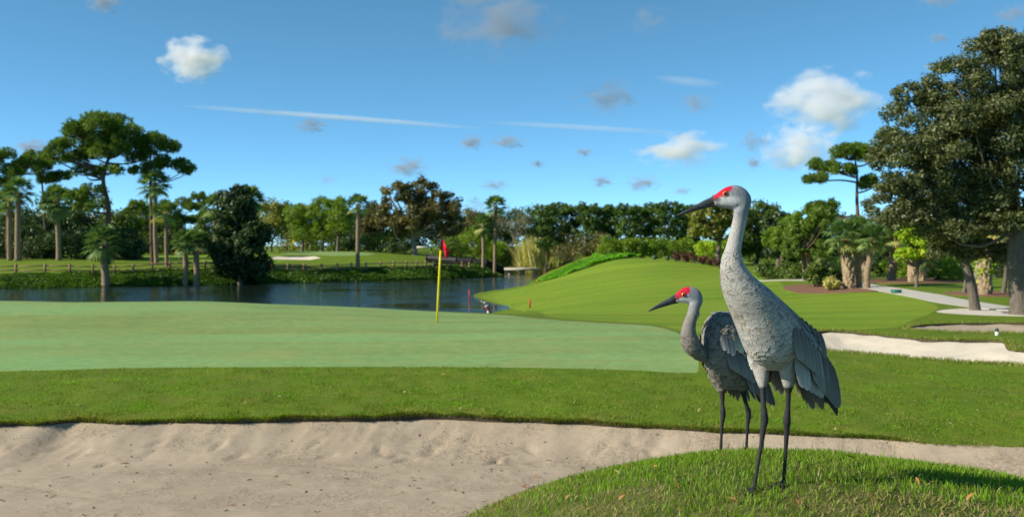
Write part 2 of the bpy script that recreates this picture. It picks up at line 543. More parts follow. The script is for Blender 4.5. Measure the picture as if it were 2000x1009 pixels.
# ---- mown areas, path and beds (outlines on the ground)
far_green_poly = catmull(at_d([(552, 152), (556, 160), (640, 165), (720, 160), (728, 152), (660, 147.5), (600, 149.5)]), 4, True)
fair_poly = catmull([XYfromD(1012, 62), XYfromD(1000, 67.5), XYfromD(960, 77), XYfromD(938, 84), XYfromD(958, 89), XYfromD(1000, 98), XYfromD(1034, 108), XYfromD(1060, 109.5), XYfromD(1100, 107.6), XYfromD(1150, 106.8), XYfromD(1196, 106), XYfromD(1215, 110), XYfromD(1250, 112), XYfromD(1310, 108), XYfromD(1380, 95), XYfromD(1440, 86), XYfromD(1480, 70), XYfromD(1520, 58),
                     XYfromD(1545, 49.5), XYfromD(1650, 44.5), XYfromD(1742, 41.2), XYfromD(1800, 35.6), XYfromD(1832, 31.5), XYfromD(1818, 28), XYfromD(1780, 25), XYfromD(1755, 23.0), XYfromD(1700, 22.0), XYfromD(1610, 21.6), XYfromD(1500, 21.2), XYfromD(1380, 20.2), XYfromD(1335, 21.2), XYfromD(1275, 23.2), XYfromD(1190, 25), XYfromD(1100, 26.4), XYfromD(1060, 30), XYfromD(1060, 45)], 4, True)
left_lawn_poly = catmull(at_d([(225, 123), (235, 138), (330, 152), (420, 160), (520, 172), (560, 140), (500, 124), (400, 124)]), 3, True)

def ribbon(pts, half):
    pts = catmull(pts, 6)
    t = np.gradient(pts, axis=0); t /= np.linalg.norm(t, axis=1)[:, None]
    n = np.stack([-t[:, 1], t[:, 0]], -1) * np.broadcast_to(np.asarray(half, float), (len(pts),))[:, None]
    return np.concatenate([pts + n, (pts - n)[::-1]])
path_poly = ribbon(at_d([(1440, 66), (1500, 62.5), (1560, 58.5), (1640, 54.5), (1700, 48), (1745, 43.5), (1800, 39), (1860, 34.5), (1940, 30.6), (2020, 29), (2150, 28), (2300, 28)]), 0.68)
shell_poly = catmull(at_d([(1830, 28.4), (1840, 29.6), (1890, 30.4), (1960, 29.6), (2080, 28.2), (2120, 26.6), (2050, 25.9), (1960, 26.4), (1890, 27.1)]), 4, True)
mulch_poly = catmull(at_d([(1528, 52), (1560, 53.5), (1640, 52), (1690, 49), (1735, 45.5), (1738, 43.4), (1690, 43.7), (1620, 44.8), (1560, 47.5)]), 4, True)
mulch2_poly = catmull(at_d([(1690, 56), (1760, 60), (1860, 58), (1900, 53), (1850, 50.5), (1760, 50.5), (1700, 52)]), 4, True)
mulch3_poly = catmull(at_d([(1840, 40), (1900, 41.5), (1990, 40.5), (2060, 39), (2000, 37.2), (1900, 37.4)]), 4, True)

# ---- the grid, cut along every outline
def growing(a, b, s0, k):
    out = [a]; s = s0
    while out[-1] < b:
        out.append(out[-1] + s); s *= k
    return out
xr = growing(7.2, 330, 0.1, 1.055)
gx = np.array(sorted([-v for v in xr] + list(np.arange(-7.16, 7.17, 0.045)) + xr))
gy = np.array(list(np.arange(-22, -2, 2.0)) + list(np.arange(-2, 2.5, 0.3)) + list(np.arange(2.5, 7.2, 0.12)) + list(np.arange(7.2, 11.8, 0.045)) + list(np.arange(11.8, 17, 0.16)) + growing(17, 330, 0.25, 1.03))
GX, GY = np.meshgrid(gx, gy)
nx, ny = len(gx), len(gy)
pxy = np.stack([GX.ravel(), GY.ravel()], -1)
def grid_sdf(poly, pad=1.0):
    lo, hi = poly.min(0) - pad, poly.max(0) + pad
    d = np.full(len(pxy), 50.0)
    m = ((pxy >= lo) & (pxy <= hi)).all(1)
    d[m] = poly_sdf(poly, pxy[m, 0], pxy[m, 1])
    return d
sd_front = grid_sdf(front_poly)
inner = sd_front < 0.2
sd_m = np.full(len(pxy), -50.0)
fs = front_sand_rel(pxy[inner, 0], pxy[inner, 1])
sd_m[inner] = mound_rel(pxy[inner, 0], pxy[inner, 1]) - (fs + 0.01)
sd_front_sand = np.maximum(sd_front, sd_m * 2.0)     # sand where the mound does not rise above it
base_grid = None
nearm = (np.abs(pxy[:, 0]) < 14) & (pxy[:, 1] < 10.8)
sd_mound = np.full(len(pxy), 50.0)
br = base_rel(pxy[nearm, 0], pxy[nearm, 1])
sd_mound[nearm] = np.maximum(br - mound_rel(pxy[nearm, 0], pxy[nearm, 1]), 0) * 2 - 0.001
sd_mound[nearm] = np.where(sd_front[nearm] < 0, -1.0, sd_mound[nearm])
def ground_rel(x, y):
    b = base_rel(x, y)
    return np.where((np.asarray(y) < 11) & (np.abs(x) < 14), np.maximum(b, mound_rel(x, y)), b)

zones = [
    ("front_bunker_sand", sd_front_sand, front_sand_rel),
    ("mound_grass", sd_mound, lambda x, y: np.maximum(mound_rel(x, y), np.where(poly_sdf(front_poly, x, y) < 0.0, -9.0, base_rel(x, y)))),
    ("right_bunker_sand", grid_sdf(right_poly), right_sand_rel),
    ("small_bunker_sand", grid_sdf(third_poly), third_sand_rel),
    ("far_bunker_sand", grid_sdf(far_sand_poly), far_sand_rel),
    ("putting_green", grid_sdf(green_poly), lambda x, y: base_rel(x, y) - 0.012),
    ("far_putting_green", grid_sdf(far_green_poly), base_rel),
    ("cart_path", grid_sdf(path_poly), lambda x, y: base_rel(x, y) + 0.015),
    ("shell_bed", grid_sdf(shell_poly), lambda x, y: base_rel(x, y) - 0.01),
    ("mulch_bed", np.minimum(np.minimum(grid_sdf(mulch_poly), grid_sdf(mulch2_poly)), grid_sdf(mulch3_poly)), lambda x, y: base_rel(x, y) + 0.02),
    ("fairway", np.minimum(grid_sdf(fair_poly), grid_sdf(left_lawn_poly)), base_rel),
    ("pond_bed", grid_sdf(lake_poly), base_rel),
    ("rough_grass", None, ground_rel),
]
def build_zones():
    idx = np.arange(nx * ny).reshape(ny, nx)
    quads = np.stack([idx[:-1, :-1], idx[:-1, 1:], idx[1:, 1:], idx[1:, :-1]], -1).reshape(-1, 4)
    whole = quads                      # uncut cells left
    loose = []                         # cut pieces left: list of list of (x, y, sdf-array)
    sds = [z[1] for z in zones[:-1]]
    S = np.stack(sds, -1)              # per grid vertex all distances
    out = {}
    for k, (name, sd, zf) in enumerate(zones):
        polys = []
        if sd is None:
            ins_whole = whole; cut = whole[:0]; polys = loose
        else:
            q = sd[whole] < 0
            allin, none = q.all(1), ~q.any(1)
            ins_whole = whole[allin]
            cut = whole[~allin & ~none]
            whole = whole[none]
            todo = loose + [[(pxy[v, 0], pxy[v, 1], S[v]) for v in c] for c in cut]
            loose = []
            for p in todo:
                a, b = [], []
                m = len(p)
                for i in range(m):
                    u, v = p[i], p[(i + 1) % m]
                    su, sv = u[2][k], v[2][k]
                    (a if su < 0 else b).append(u)
                    if (su < 0) != (sv < 0):
                        t = su / (su - sv)
                        w = (u[0] + (v[0] - u[0]) * t, u[1] + (v[1] - u[1]) * t, u[2] + (v[2] - u[2]) * t)
                        a.append(w); b.append(w)
                if len(a) > 2: polys.append(a)
                if len(b) > 2: loose.append(b)
        used = np.unique(ins_whole)
        remap = np.full(nx * ny, -1); remap[used] = np.arange(len(used))
        XY = [pxy[used]]
        faces = {4: [remap[ins_whole]]} if len(ins_whole) else {}
        key = {}
        for v_ in np.unique(cut) if sd is not None else ():
            if remap[v_] >= 0: key[(round(pxy[v_, 0], 5), round(pxy[v_, 1], 5))] = int(remap[v_])
        if sd is None:
            for p_ in polys:
                pass
        extra = []
        base_n = len(used)
        for p in polys:
            f = []
            for w in p:
                kk = (round(w[0], 5), round(w[1], 5))
                if kk not in key:
                    key[kk] = base_n + len(extra); extra.append(kk)
                if not f or f[-1] != key[kk]:
                    f.append(key[kk])
            if len(f) > 2 and f[0] == f[-1]: f.pop()
            if len(f) > 2:
                faces.setdefault(len(f), []).append(np.array([f]))
        if extra: XY.append(np.array(extra))
        XY = np.concatenate(XY)
        Z = zf(XY[:, 0], XY[:, 1]) + CAM_Z
        V = np.concatenate([XY, Z[:, None]], 1)
        F = [np.concatenate(v) for v in faces.values()]
        out[name] = (V, F, np.array(extra))
    return out
ZONES = build_zones()

def skirt(V, F, drop):
    """vertical cut edge of the turf along the whole outline of a piece of ground"""
    E = np.concatenate([np.stack([f, np.roll(f, -1, 1)], -1).reshape(-1, 2) for f in F])
    k = np.sort(E, 1)
    key = k[:, 0].astype(np.int64) * len(V) + k[:, 1]
    _, inv, cnt = np.unique(key, return_inverse=True, return_counts=True)
    ed = E[cnt[inv] == 1]
    ids = np.unique(ed)
    mp = np.full(len(V), -1); mp[ids] = len(V) + np.arange(len(ids))
    k_ = len(ids)
    low = V[ids].copy(); low[:, 2] -= drop
    return np.concatenate([V, V[ids], low]), F + [np.stack([mp[ed[:, 1]], mp[ed[:, 0]], mp[ed[:, 0]] + k_, mp[ed[:, 1]] + k_], -1)]
# ------------------------------------------------------------------ ground materials
def turf_mat(name, dark, light, dry=(0.30, 0.24, 0.10), dry_amt=0.2, fine=60.0, patch=1.2, bumps=0.6, bdist=0.02, stripes=None):
    m, nt, out = mat_new(name)
    v = coords(nt, "World")
    f1 = noise(nt, fine, 5, 0.65, v)
    f2 = noise(nt, patch, 4, 0.6, v)
    c1 = ramp(nt, f1, [(0.28, np.array(dark) * 0.8), (0.72, light)])
    c2 = ramp(nt, f2, [(0.3, dark), (0.7, light)])
    col = mix(nt, 0.5, c1, c2)
    if stripes:
        w = node(nt, "ShaderNodeTexWave", Scale=stripes[0], Distortion=1.2, Detail=2.0)
        w.inputs["Detail Scale"].default_value = 0.5
        mp = nt.nodes.new("ShaderNodeMapping")
        mp.inputs["Rotation"].default_value = (0, 0, stripes[1])
        nt.links.new(v, mp.inputs["Vector"]); nt.links.new(mp.outputs[0], w.inputs["Vector"])
        sfac = ramp(nt, w.outputs["Fac"], [(0.3, (0, 0, 0)), (0.7, (1, 1, 1))])
        col = mix(nt, sfac, col, mix(nt, stripes[2], col, stripes[3]))
    dn = noise(nt, patch * 2.3, 5, 0.7, v, 0.4)
    df = ramp(nt, dn, [(0.52, (0, 0, 0)), (0.75, (dry_amt,) * 3)])
    col = mix(nt, df, col, dry)
    nrm = bump(nt, f1, bumps, bdist)
    principled(nt, out, col, 0.9, nrm, 0.1)
    return m

def turf2(name, dark, light, dry, dry_amt, fine, patch, bumps, bdist, bands=None, mow=None):
    m, nt, out = mat_new(name)
    v = coords(nt, "World")
    f1 = noise(nt, fine, 5, 0.65, v)
    f2 = noise(nt, patch, 4, 0.6, v)
    c1 = ramp(nt, f1, [(0.28, np.array(dark) * 0.85), (0.72, light)])
    c2 = ramp(nt, f2, [(0.3, dark), (0.7, light)])
    col = mix(nt, 0.5, c1, c2)
    if bands:
        scale, rot, amt, tint = bands
        mp = nt.nodes.new("ShaderNodeMapping")
        mp.inputs["Rotation"].default_value = (0, 0, rot)
        mp.inputs["Scale"].default_value = (scale * 0.12, scale, scale)
        nt.links.new(v, mp.inputs["Vector"])
        b = noise(nt, 1.0, 3, 0.5, mp.outputs[0], 0.3)
        bf = ramp(nt, b, [(0.38, (0, 0, 0)), (0.62, (amt,) * 3)])
        col = mix(nt, bf, col, tint)
    if mow:
        period, amt, tint = mow
        w = node(nt, "ShaderNodeTexWave", Scale=0.314 / period, Distortion=4.0, Detail=2.0)
        w.bands_direction = 'Y'
        w.inputs["Detail Scale"].default_value = 0.35
        mpw = nt.nodes.new("ShaderNodeMapping"); mpw.inputs["Rotation"].default_value = (0, 0, 0.07)
        nt.links.new(v, mpw.inputs["Vector"]); nt.links.new(mpw.outputs[0], w.inputs["Vector"])
        col = mix(nt, ramp(nt, w.outputs["Fac"], [(0.35, (0, 0, 0)), (0.65, (amt,) * 3)]), col, tint)
    mid = ramp(nt, noise(nt, fine * 0.22, 5, 0.7, v), [(0.3, (0.80, 0.82, 0.76)), (0.7, (1.14, 1.12, 1.16))])
    col = mix(nt, 1.0, col, mid, 'MULTIPLY')
    dn = noise(nt, patch * 2.3, 5, 0.7, v, 0.4)
    df = ramp(nt, dn, [(0.5, (0, 0, 0)), (0.75, (dry_amt,) * 3)])
    col = mix(nt, df, col, dry)
    nrm = bump(nt, f1, bumps, bdist)
    principled(nt, out, col, 0.9, nrm, 0.1)
    return m

def sand_mat(name, c, var=0.12):
    m, nt, out = mat_new(name)
    v = coords(nt, "World")
    c = np.array(c)
    col = ramp(nt, noise(nt, 2.2, 6, 0.65, v), [(0.3, c * (1 - var)), (0.7, c * (1 + var))])
    sp = ramp(nt, noise(nt, 130, 2, 0.7, v), [(0.24, (0.45, 0.42, 0.38)), (0.36, (1, 1, 1))])
    col = mix(nt, 0.5, col, sp, 'MULTIPLY')
    col = mix(nt, ramp(nt, noise(nt, 0.6, 3, 0.6, v), [(0.45, (0, 0, 0)), (0.8, (0.45,) * 3)]), col, c * np.array([0.80, 0.78, 0.74]))
    n1 = noise(nt, 90, 4, 0.7, v)
    b1 = node(nt, "ShaderNodeBump", Strength=0.6, Distance=0.012)
    nt.links.new(n1, b1.inputs["Height"])
    # clods, and fine rake scratches
    cl_ = ramp(nt, noise(nt, 24, 5, 0.7, v, 0.6), [(0.5, (0, 0, 0)), (0.72, (1, 1, 1))])
    msk = ramp(nt, noise(nt, 1.7, 3, 0.6, v), [(0.45, (0, 0, 0)), (0.62, (1, 1, 1))])
    cl_ = mix(nt, 1.0, cl_, msk, 'MULTIPLY')
    b2 = node(nt, "ShaderNodeBump", Strength=0.6, Distance=0.03)
    nt.links.new(cl_, b2.inputs["Height"]); nt.links.new(b1.outputs[0], b2.inputs["Normal"])
    mp = nt.nodes.new("ShaderNodeMapping"); mp.inputs["Rotation"].default_value = (0, 0, 0.12); mp.inputs["Scale"].default_value = (1.2, 30, 30)
    nt.links.new(v, mp.inputs["Vector"])
    b3 = node(nt, "ShaderNodeBump", Strength=0.6, Distance=0.025)
    nt.links.new(noise(nt, 1.0, 3, 0.6, mp.outputs[0], 0.2), b3.inputs["Height"]); nt.links.new(b2.outputs[0], b3.inputs["Normal"])
    nrm = b3.outputs[0]
    principled(nt, out, col, 0.95, nrm, 0.15)
    return m

M = {}
M["sand"] = sand_mat("sand", (0.405, 0.328, 0.238))
M["sand_white"] = sand_mat("white sand", (0.68, 0.60, 0.48), 0.08)
M["green"] = turf2("putting turf", (0.155, 0.225, 0.068), (0.255, 0.33, 0.105), (0.30, 0.30, 0.095), 0.6, 22, 0.35, 0.35, 0.008, (0.55, 0.10, 0.85, (0.20, 0.345, 0.125)))
M["fairway"] = turf2("fairway turf", (0.10, 0.19, 0.012), (0.165, 0.26, 0.018), (0.25, 0.235, 0.03), 0.6, 18, 0.14, 0.5, 0.03, (0.3, 0.06, 0.35, (0.215, 0.305, 0.03)), (3.4, 0.3, (0.225, 0.31, 0.03)))
M["rough"] = turf2("rough turf", (0.085, 0.15, 0.011), (0.17, 0.255, 0.018), (0.24, 0.20, 0.05), 0.55, 45, 0.8, 0.9, 0.03)
M["mound"] = turf2("mound turf", (0.06, 0.085, 0.02), (0.16, 0.17, 0.05), (0.33, 0.27, 0.12), 0.6, 80, 2.5, 0.9, 0.02)
M["path"] = plain("concrete path", (0.46, 0.43, 0.37), 0.9, 0.1, 1.5, world=True, bumps=0.2)
M["shell"] = plain("crushed shell", (0.58, 0.53, 0.44), 0.95, 0.25, 9.0, world=True, bumps=0.8)
M["mulch"] = plain("pine straw mulch", (0.19, 0.10, 0.055), 0.95, 0.35, 5.0, world=True, bumps=0.8)
M["soil"] = plain("turf soil", (0.075, 0.06, 0.035), 0.95, 0.5, 30.0, world=True, bumps=0.8)
M["mud"] = plain("mud", (0.05, 0.045, 0.03), 0.9, 0.3, 2.0, world=True)

def water_mat():
    m, nt, out = mat_new("pond water")
    v = coords(nt, "World", (0.55, 1.5, 1))
    n1 = noise(nt, 2.6, 3, 0.55, v)
    v2 = coords(nt, "World", (0.05, 0.12, 1))
    gust = ramp(nt, noise(nt, 1.0, 3, 0.6, v2), [(0.34, (0.12,) * 3), (0.54, (1, 1, 1))])
    b = node(nt, "ShaderNodeBump", Distance=0.12)
    st = nt.nodes.new("ShaderNodeMath"); st.operation = 'MULTIPLY'; st.inputs[1].default_value = 0.5
    nt.links.new(gust, st.inputs[0]); nt.links.new(st.outputs[0], b.inputs["Strength"])
    nt.links.new(n1, b.inputs["Height"])
    p = principled(nt, out, (0.012, 0.022, 0.016), 0.04, b.outputs[0], 0.5)
    p.inputs["IOR"].default_value = 1.4
    return m
M["water"] = water_mat()

zone_mats = {"front_bunker_sand": "sand", "right_bunker_sand": "sand_white", "small_bunker_sand": "sand", "far_bunker_sand": "sand_white", "putting_green": "green", "far_putting_green": "green", "cart_path": "path",
             "shell_bed": "shell", "mulch_bed": "mulch", "fairway": "fairway", "pond_bed": "mud", "rough_grass": "rough", "mound_grass": "mound"}
for name, (V, F, ex) in ZONES.items():
    nf0 = sum(len(f) for f in F)
    V, F = skirt(V, F, 0.2)
    o = obj(name, new_mesh(name, V, F, M[zone_mats[name]], smooth=True))
    if name in ("rough_grass", "fairway"):
        o.data.materials.append(M["soil"])
        mi = np.zeros(len(o.data.polygons), np.int32); mi[nf0:] = 1
        o.data.polygons.foreach_set("material_index", mi)
    tag(o, kind="structure")
# ground out to the horizon
ring = []
for r in (300.0, 1200.0, 9000.0):
    for k in range(48):
        a = 2 * math.pi * k / 48
        ring.append((r * math.cos(a), 60 + r * math.sin(a), CAM_Z - 2.5 if r == 300 else CAM_Z - 1.2 if r == 1200 else CAM_Z - 1.0))
F = np.array([[i * 48 + k, i * 48 + (k + 1) % 48, (i + 1) * 48 + (k + 1) % 48, (i + 1) * 48 + k] for i in range(2) for k in range(48)])
tag(obj("outer_ground", new_mesh("outer_ground", ring, F, M["rough"])), kind="structure")
# pond surface
wc = lake_poly.mean(0)
_t = np.roll(lake_poly, -1, 0) - np.roll(lake_poly, 1, 0); _t /= np.linalg.norm(_t, axis=1)[:, None]
_nr = np.stack([_t[:, 1], -_t[:, 0]], -1)
_sg = np.sign(poly_sdf(lake_poly, *(lake_poly + _nr * 0.3).T)).reshape(-1, 1)
wv = lake_poly + _nr * _sg * 0.7
tag(obj("pond_water", new_mesh("pond_water", np.concatenate([wv, np.zeros((len(wv), 1))], 1), np.arange(len(wv))[None, :], M["water"])), kind="structure")
def gz(x, y):
    return float(ground_rel(np.array([x]), np.array([y]))[0]) + CAM_Z
# ================================================================== trees and shrubs
def L3(*a): return [(p, c) for p, c in a]
M["leaf_oak"] = leaf_mat("oak leaves", L3((0.0, (0.044, 0.058, 0.020)), (0.5, (0.098, 0.120, 0.038)), (0.85, (0.175, 0.192, 0.064)), (1.0, (0.42, 0.41, 0.22))), 0.25, 0.03, 0.5)
M["leaf_brown"] = leaf_mat("brown oak leaves", L3((0.0, (0.0597, 0.0597, 0.0251)), (0.6, (0.1493, 0.1411, 0.0460)), (1.0, (0.3255, 0.2578, 0.0941))), 0.25)
M["leaf_olive"] = leaf_mat("olive leaves", L3((0.0, (0.0950, 0.1220, 0.0209)), (0.6, (0.2306, 0.2495, 0.0418)), (1.0, (0.4340, 0.3932, 0.0941))), 0.28)
M["leaf_dark"] = leaf_mat("dark leaves", L3((0.0, (0.0195, 0.0434, 0.0134)), (0.6, (0.0488, 0.0911, 0.0234)), (1.0, (0.1220, 0.1736, 0.0502))), 0.22, 0.03, 0.5)
M["leaf_hedge"] = leaf_mat("ficus leaves", L3((0.0, (0.0399, 0.0779, 0.0140)), (0.6, (0.1026, 0.1668, 0.0238)), (1.0, (0.2136, 0.2781, 0.0437))), 0.28, 0.025)
M["leaf_ficus"] = leaf_mat("screen ficus leaves", L3((0.0, (0.034, 0.070, 0.013)), (0.6, (0.095, 0.170, 0.026)), (1.0, (0.19, 0.30, 0.05))), 0.28, 0.025)
M["bank_cover"] = leaf_mat("bank creeper leaves", L3((0.0, (0.03, 0.075, 0.008)), (0.6, (0.075, 0.16, 0.014)), (1.0, (0.16, 0.28, 0.03))), 0.3)
M["leaf_green"] = leaf_mat("bright leaves", L3((0.0, (0.0889, 0.1655, 0.0163)), (0.6, (0.1904, 0.2920, 0.0229)), (1.0, (0.3047, 0.4088, 0.0326))), 0.35)
M["leaf_lime"] = leaf_mat("lime leaves", L3((0.0, (0.2075, 0.3919, 0.0178)), (0.6, (0.3689, 0.5100, 0.0213)), (1.0, (0.5100, 0.5100, 0.0355))), 0.4)
M["leaf_pine"] = leaf_mat("pine needles", L3((0.0, (0.0619, 0.1206, 0.0178)), (0.6, (0.1351, 0.2190, 0.0249)), (1.0, (0.2391, 0.3286, 0.0445))), 0.25, 0.02)
M["leaf_palm"] = leaf_mat("palm fronds", L3((0.0, (0.0597, 0.1220, 0.0377)), (0.6, (0.1493, 0.2441, 0.0733)), (0.9, (0.2984, 0.4069, 0.1255)), (1.0, (0.5154, 0.4069, 0.1255))), 0.22, 0.03, 0.5)
M["leaf_purple"] = leaf_mat("purple leaves", L3((0.0, (0.0406, 0.0217, 0.0167)), (0.6, (0.1085, 0.0488, 0.0335)), (1.0, (0.2712, 0.1085, 0.0524))), 0.15)
M["leaf_tan"] = leaf_mat("dry grass leaves", L3((0.0, (0.3797, 0.2712, 0.0837)), (0.6, (0.6000, 0.5968, 0.1883)), (1.0, (0.6000, 0.6000, 0.3557))), 0.3)
M["leaf_grey"] = leaf_mat("grey twigs", L3((0.0, (0.1628, 0.1493, 0.0941)), (0.6, (0.3255, 0.2984, 0.1883)), (1.0, (0.5154, 0.4746, 0.3139))), 0.1)
M["ground_cover"] = leaf_mat("ground cover leaves", L3((0.0, (0.0814, 0.2306, 0.0126)), (0.6, (0.1764, 0.4477, 0.0209)), (1.0, (0.2984, 0.6000, 0.0377))), 0.3)
def bark_mat(name, c, sc=(9, 9, 2.2), var=0.45):
    m, nt, out = mat_new(name)
    v = coords(nt, "World", sc)
    c = np.array(c)
    f = noise(nt, 1.6, 6, 0.7, v)
    col = ramp(nt, f, [(0.25, c * (1 - var)), (0.75, c * (1 + var))])
    principled(nt, out, col, 0.9, bump(nt, f, 0.9, 0.06), 0.15)
    return m
M["bark_pine"] = bark_mat("pine bark", (0.13, 0.085, 0.062))
M["bark_oak"] = bark_mat("oak bark", (0.15, 0.125, 0.10))
M["bark_pale"] = bark_mat("pale bark", (0.26, 0.235, 0.19))
M["bark_palm"] = bark_mat("palm trunk", (0.27, 0.20, 0.125), (2.2, 2.2, 9))
M["boots"] = bark_mat("palm boots", (0.33, 0.25, 0.15), (6, 6, 6))
M["boots_orange"] = bark_mat("fresh palm boots", (0.40, 0.20, 0.07), (6, 6, 6))

def leaf_cards(P, A, B, rnd):
    """rhombic leaves with a slight fold: P centre, A half length vector, B half width vector"""
    n = len(P)
    V = np.stack([P - A, P + B, P + A, P - B], 1).reshape(-1, 3)
    F = np.arange(4 * n).reshape(n, 4)
    return V, F, np.repeat(rnd, 4)
def unit(v): return v / (np.linalg.norm(v, axis=-1, keepdims=True) + 1e-9)

def scatter_leaves(blobs, n, L, Wd, up=0.25, shell=0.5, seed=0, jitter=0.9, tone=None):
    """blobs: (m,6) centre and radii"""
    g = np.random.default_rng(seed)
    b = np.asarray(blobs, float)
    area = (b[:, 3] * b[:, 4] + b[:, 4] * b[:, 5] + b[:, 3] * b[:, 5])
    k = g.choice(len(b), n, p=area / area.sum())
    d = unit(g.normal(size=(n, 3)))
    r = (1.0 - (1 - shell) * g.random(n) ** 0.8) + g.normal(0, 0.16, n)
    P = b[k, :3] + d * b[k, 3:] * r[:, None]
    nrm = unit(d / b[k, 3:] * b[k, 3:].mean(1, keepdims=True) + jitter * g.normal(size=(n, 3)) + np.array([0, 0, up]))
    a = unit(np.cross(nrm, g.normal(size=(n, 3))))
    c = np.cross(nrm, a)
    s = g.uniform(0.6, 1.35, n)[:, None]
    tone = g.random(len(b)) if tone is None else tone
    rnd = np.clip(0.62 * g.random(n) + 0.38 * tone[k], 0, 1)
    return leaf_cards(P, a * L * s * 0.5, c * Wd * s * 0.5, rnd)

def sub_blobs(main, nsub, frac=0.36, flat=1.0, seed=0, bottom=-0.55):
    g = np.random.default_rng(seed)
    out = []
    for (x, y, z, rx, ry, rz) in main:
        m = 0
        while m < nsub:
            d = g.normal(size=3); d /= np.linalg.norm(d)
            if d[2] < bottom: continue
            s = frac * g.uniform(0.65, 1.25)
            q = g.uniform(0.6, 0.86)
            R_ = (rx + ry + rz) / 3
            out.append((x + d[0] * rx * q, y + d[1] * ry * q, z + d[2] * rz * q, R_ * s * 1.1, R_ * s * 1.1, R_ * s * flat))
            m += 1
    return np.array(out)

def limb(mb, p0, p1, r0, r1, seg=6, sag=0.15, n=6):
    p0, p1 = np.asarray(p0, float), np.asarray(p1, float)
    t = np.linspace(0, 1, n)[:, None]
    side = rng.normal(0, 0.06, 3) * np.linalg.norm(p1 - p0)
    pts = p0 + (p1 - p0) * t + side * np.sin(np.pi * t) + np.array([0, 0, 1.0]) * sag * np.linalg.norm(p1 - p0) * np.sin(np.pi * t) * -0.5
    V, F = tube(pts, r0 + (r1 - r0) * t[:, 0] ** 0.8, seg, True)
    mb.add(V, F)

def place(px, D):
    x, y = XYfromD(px, D)
    return x, y, gz(x, y)

def leafy_tree(name, label, px, D, crowns, mat, leaf=0.3, n=5000, nsub=14, frac=0.36, flat=0.85, bark="bark_oak", trunk_r=0.2, fork=0.45, lean=0.0, group=None, seed=None, cat="tree", width=0.55, core=True, depth=1.0, limbs=5, bottom=-0.55, trunk_pts=None, jitter=0.6, shell=0.5, limb_scale=1.0):
    """crowns: ellipses of the photograph (px, py, half width, half height) at distance D"""
    seed = seed if seed is not None else int(px * 7 + D) % 9973
    x, y, z = place(px, D)
    s = D / F_PX
    root = empty(name, (x, y, z), 0, label, cat, group)
    main = []
    for (cx_, cy_, rw, rh) in crowns:
        c = px2w(cx_, cy_, D) - np.array([x, y, z])
        main.append((c[0], c[1] + rng.uniform(-0.55, 0.3) * rw * s, c[2], rw * s * 1.02, max(rw, rh) * s * 0.9 * depth, rh * s * 1.02))
    subs = sub_blobs(main, int(nsub * 2.6), frac * 0.8, flat, seed, bottom)
    blobs = subs
    if core:
        blobs = np.concatenate([subs, [(a, b, c, d * 0.72, e * 0.72, f * 0.72) for a, b, c, d, e, f in main]])
    lf = 0.92 if D > 60 else 0.95
    V, F, r = scatter_leaves(blobs, int(n * (1.2 if D > 60 else 1.3)), leaf * lf, leaf * lf * width, seed=seed + 1, jitter=jitter, shell=shell)
    low = V[:, 2] < 0.15
    V[low, 2] = 0.15 + 0.3 * rng.random(low.sum())
    cr = obj("crown", new_mesh("crown", V, F, M[mat], fattrs={"rnd": r}), root)
    mb = MB()
    top = np.array(main)[:, :3].mean(0)
    fk = np.array([top[0] * 0.5 + lean, 0, top[2] * fork])
    if trunk_pts is not None:
        tp = np.array([px2w(a, b, D) - np.array([x, y, z]) for a, b in trunk_pts])
        tp[0] = (tp[0][0], 0, -0.15)
        tp = catmull(tp, 4)
        fk = tp[-1]
    else:
        tp = catmull([(0, 0, -0.2), (fk[0] * 0.25 + rng.normal(0, .1), rng.normal(0, .1), fk[2] * 0.5), fk], 4)
    rr = np.linspace(trunk_r, trunk_r * 0.62, len(tp)); rr[0] *= 1.5; rr[1] *= 1.15
    V, F = tube(tp, rr, 9, True, wob=0.05)
    mb.add(V, F)
    g = np.random.default_rng(seed + 5)
    for k in g.choice(len(subs), min(limbs, len(subs)), replace=False):
        limb(mb, fk + g.normal(0, 0.04, 3), subs[k, :3], trunk_r * 0.45 * limb_scale, trunk_r * 0.10 * limb_scale, 6)
    for m_ in main:
        limb(mb, fk, m_[:3], trunk_r * 0.55 * limb_scale, trunk_r * 0.16 * limb_scale, 7)
    obj("trunk", mb.mesh("trunk", M[bark], True), root)
    return root

def shrub(name, label, px, D, rw, rh, mat, leaf=0.2, n=1500, nsub=10, group=None, cat="shrub", depth=0.8, py=None, frac=0.42, width=0.5, seed=None):
    """a bush that stands on the ground: half width and height in metres"""
    seed = seed if seed is not None else int(px * 3 + D * 5) % 9973
    x, y, z = place(px, D)
    subs = sub_blobs([(0, 0, rh * 0.5, rw * 0.85, rw * depth, rh * 0.55)], nsub, frac, 0.9, seed, -0.8)
    V, F, r = scatter_leaves(np.concatenate([subs, [(0, 0, rh * 0.42, rw * 0.7, rw * 0.6 * depth, rh * 0.42)]]), n, leaf, leaf * width, seed=seed)
    V[:, 2] = np.abs(V[:, 2]) + 0.01
    root = empty(name, (x, y, z), 0, label, cat, group)
    obj("foliage", new_mesh("foliage", V, F, M[mat], fattrs={"rnd": r}), root)
    mb = MB()
    for k in range(4):
        limb(mb, rng.normal(0, 0.1 * rw, 3) * (1, 1, 0), subs[k % len(subs), :3], 0.03 + 0.02 * rh, 0.012, 5)
    obj("stem", mb.mesh("stem", M["bark_oak"], True), root)
    return root

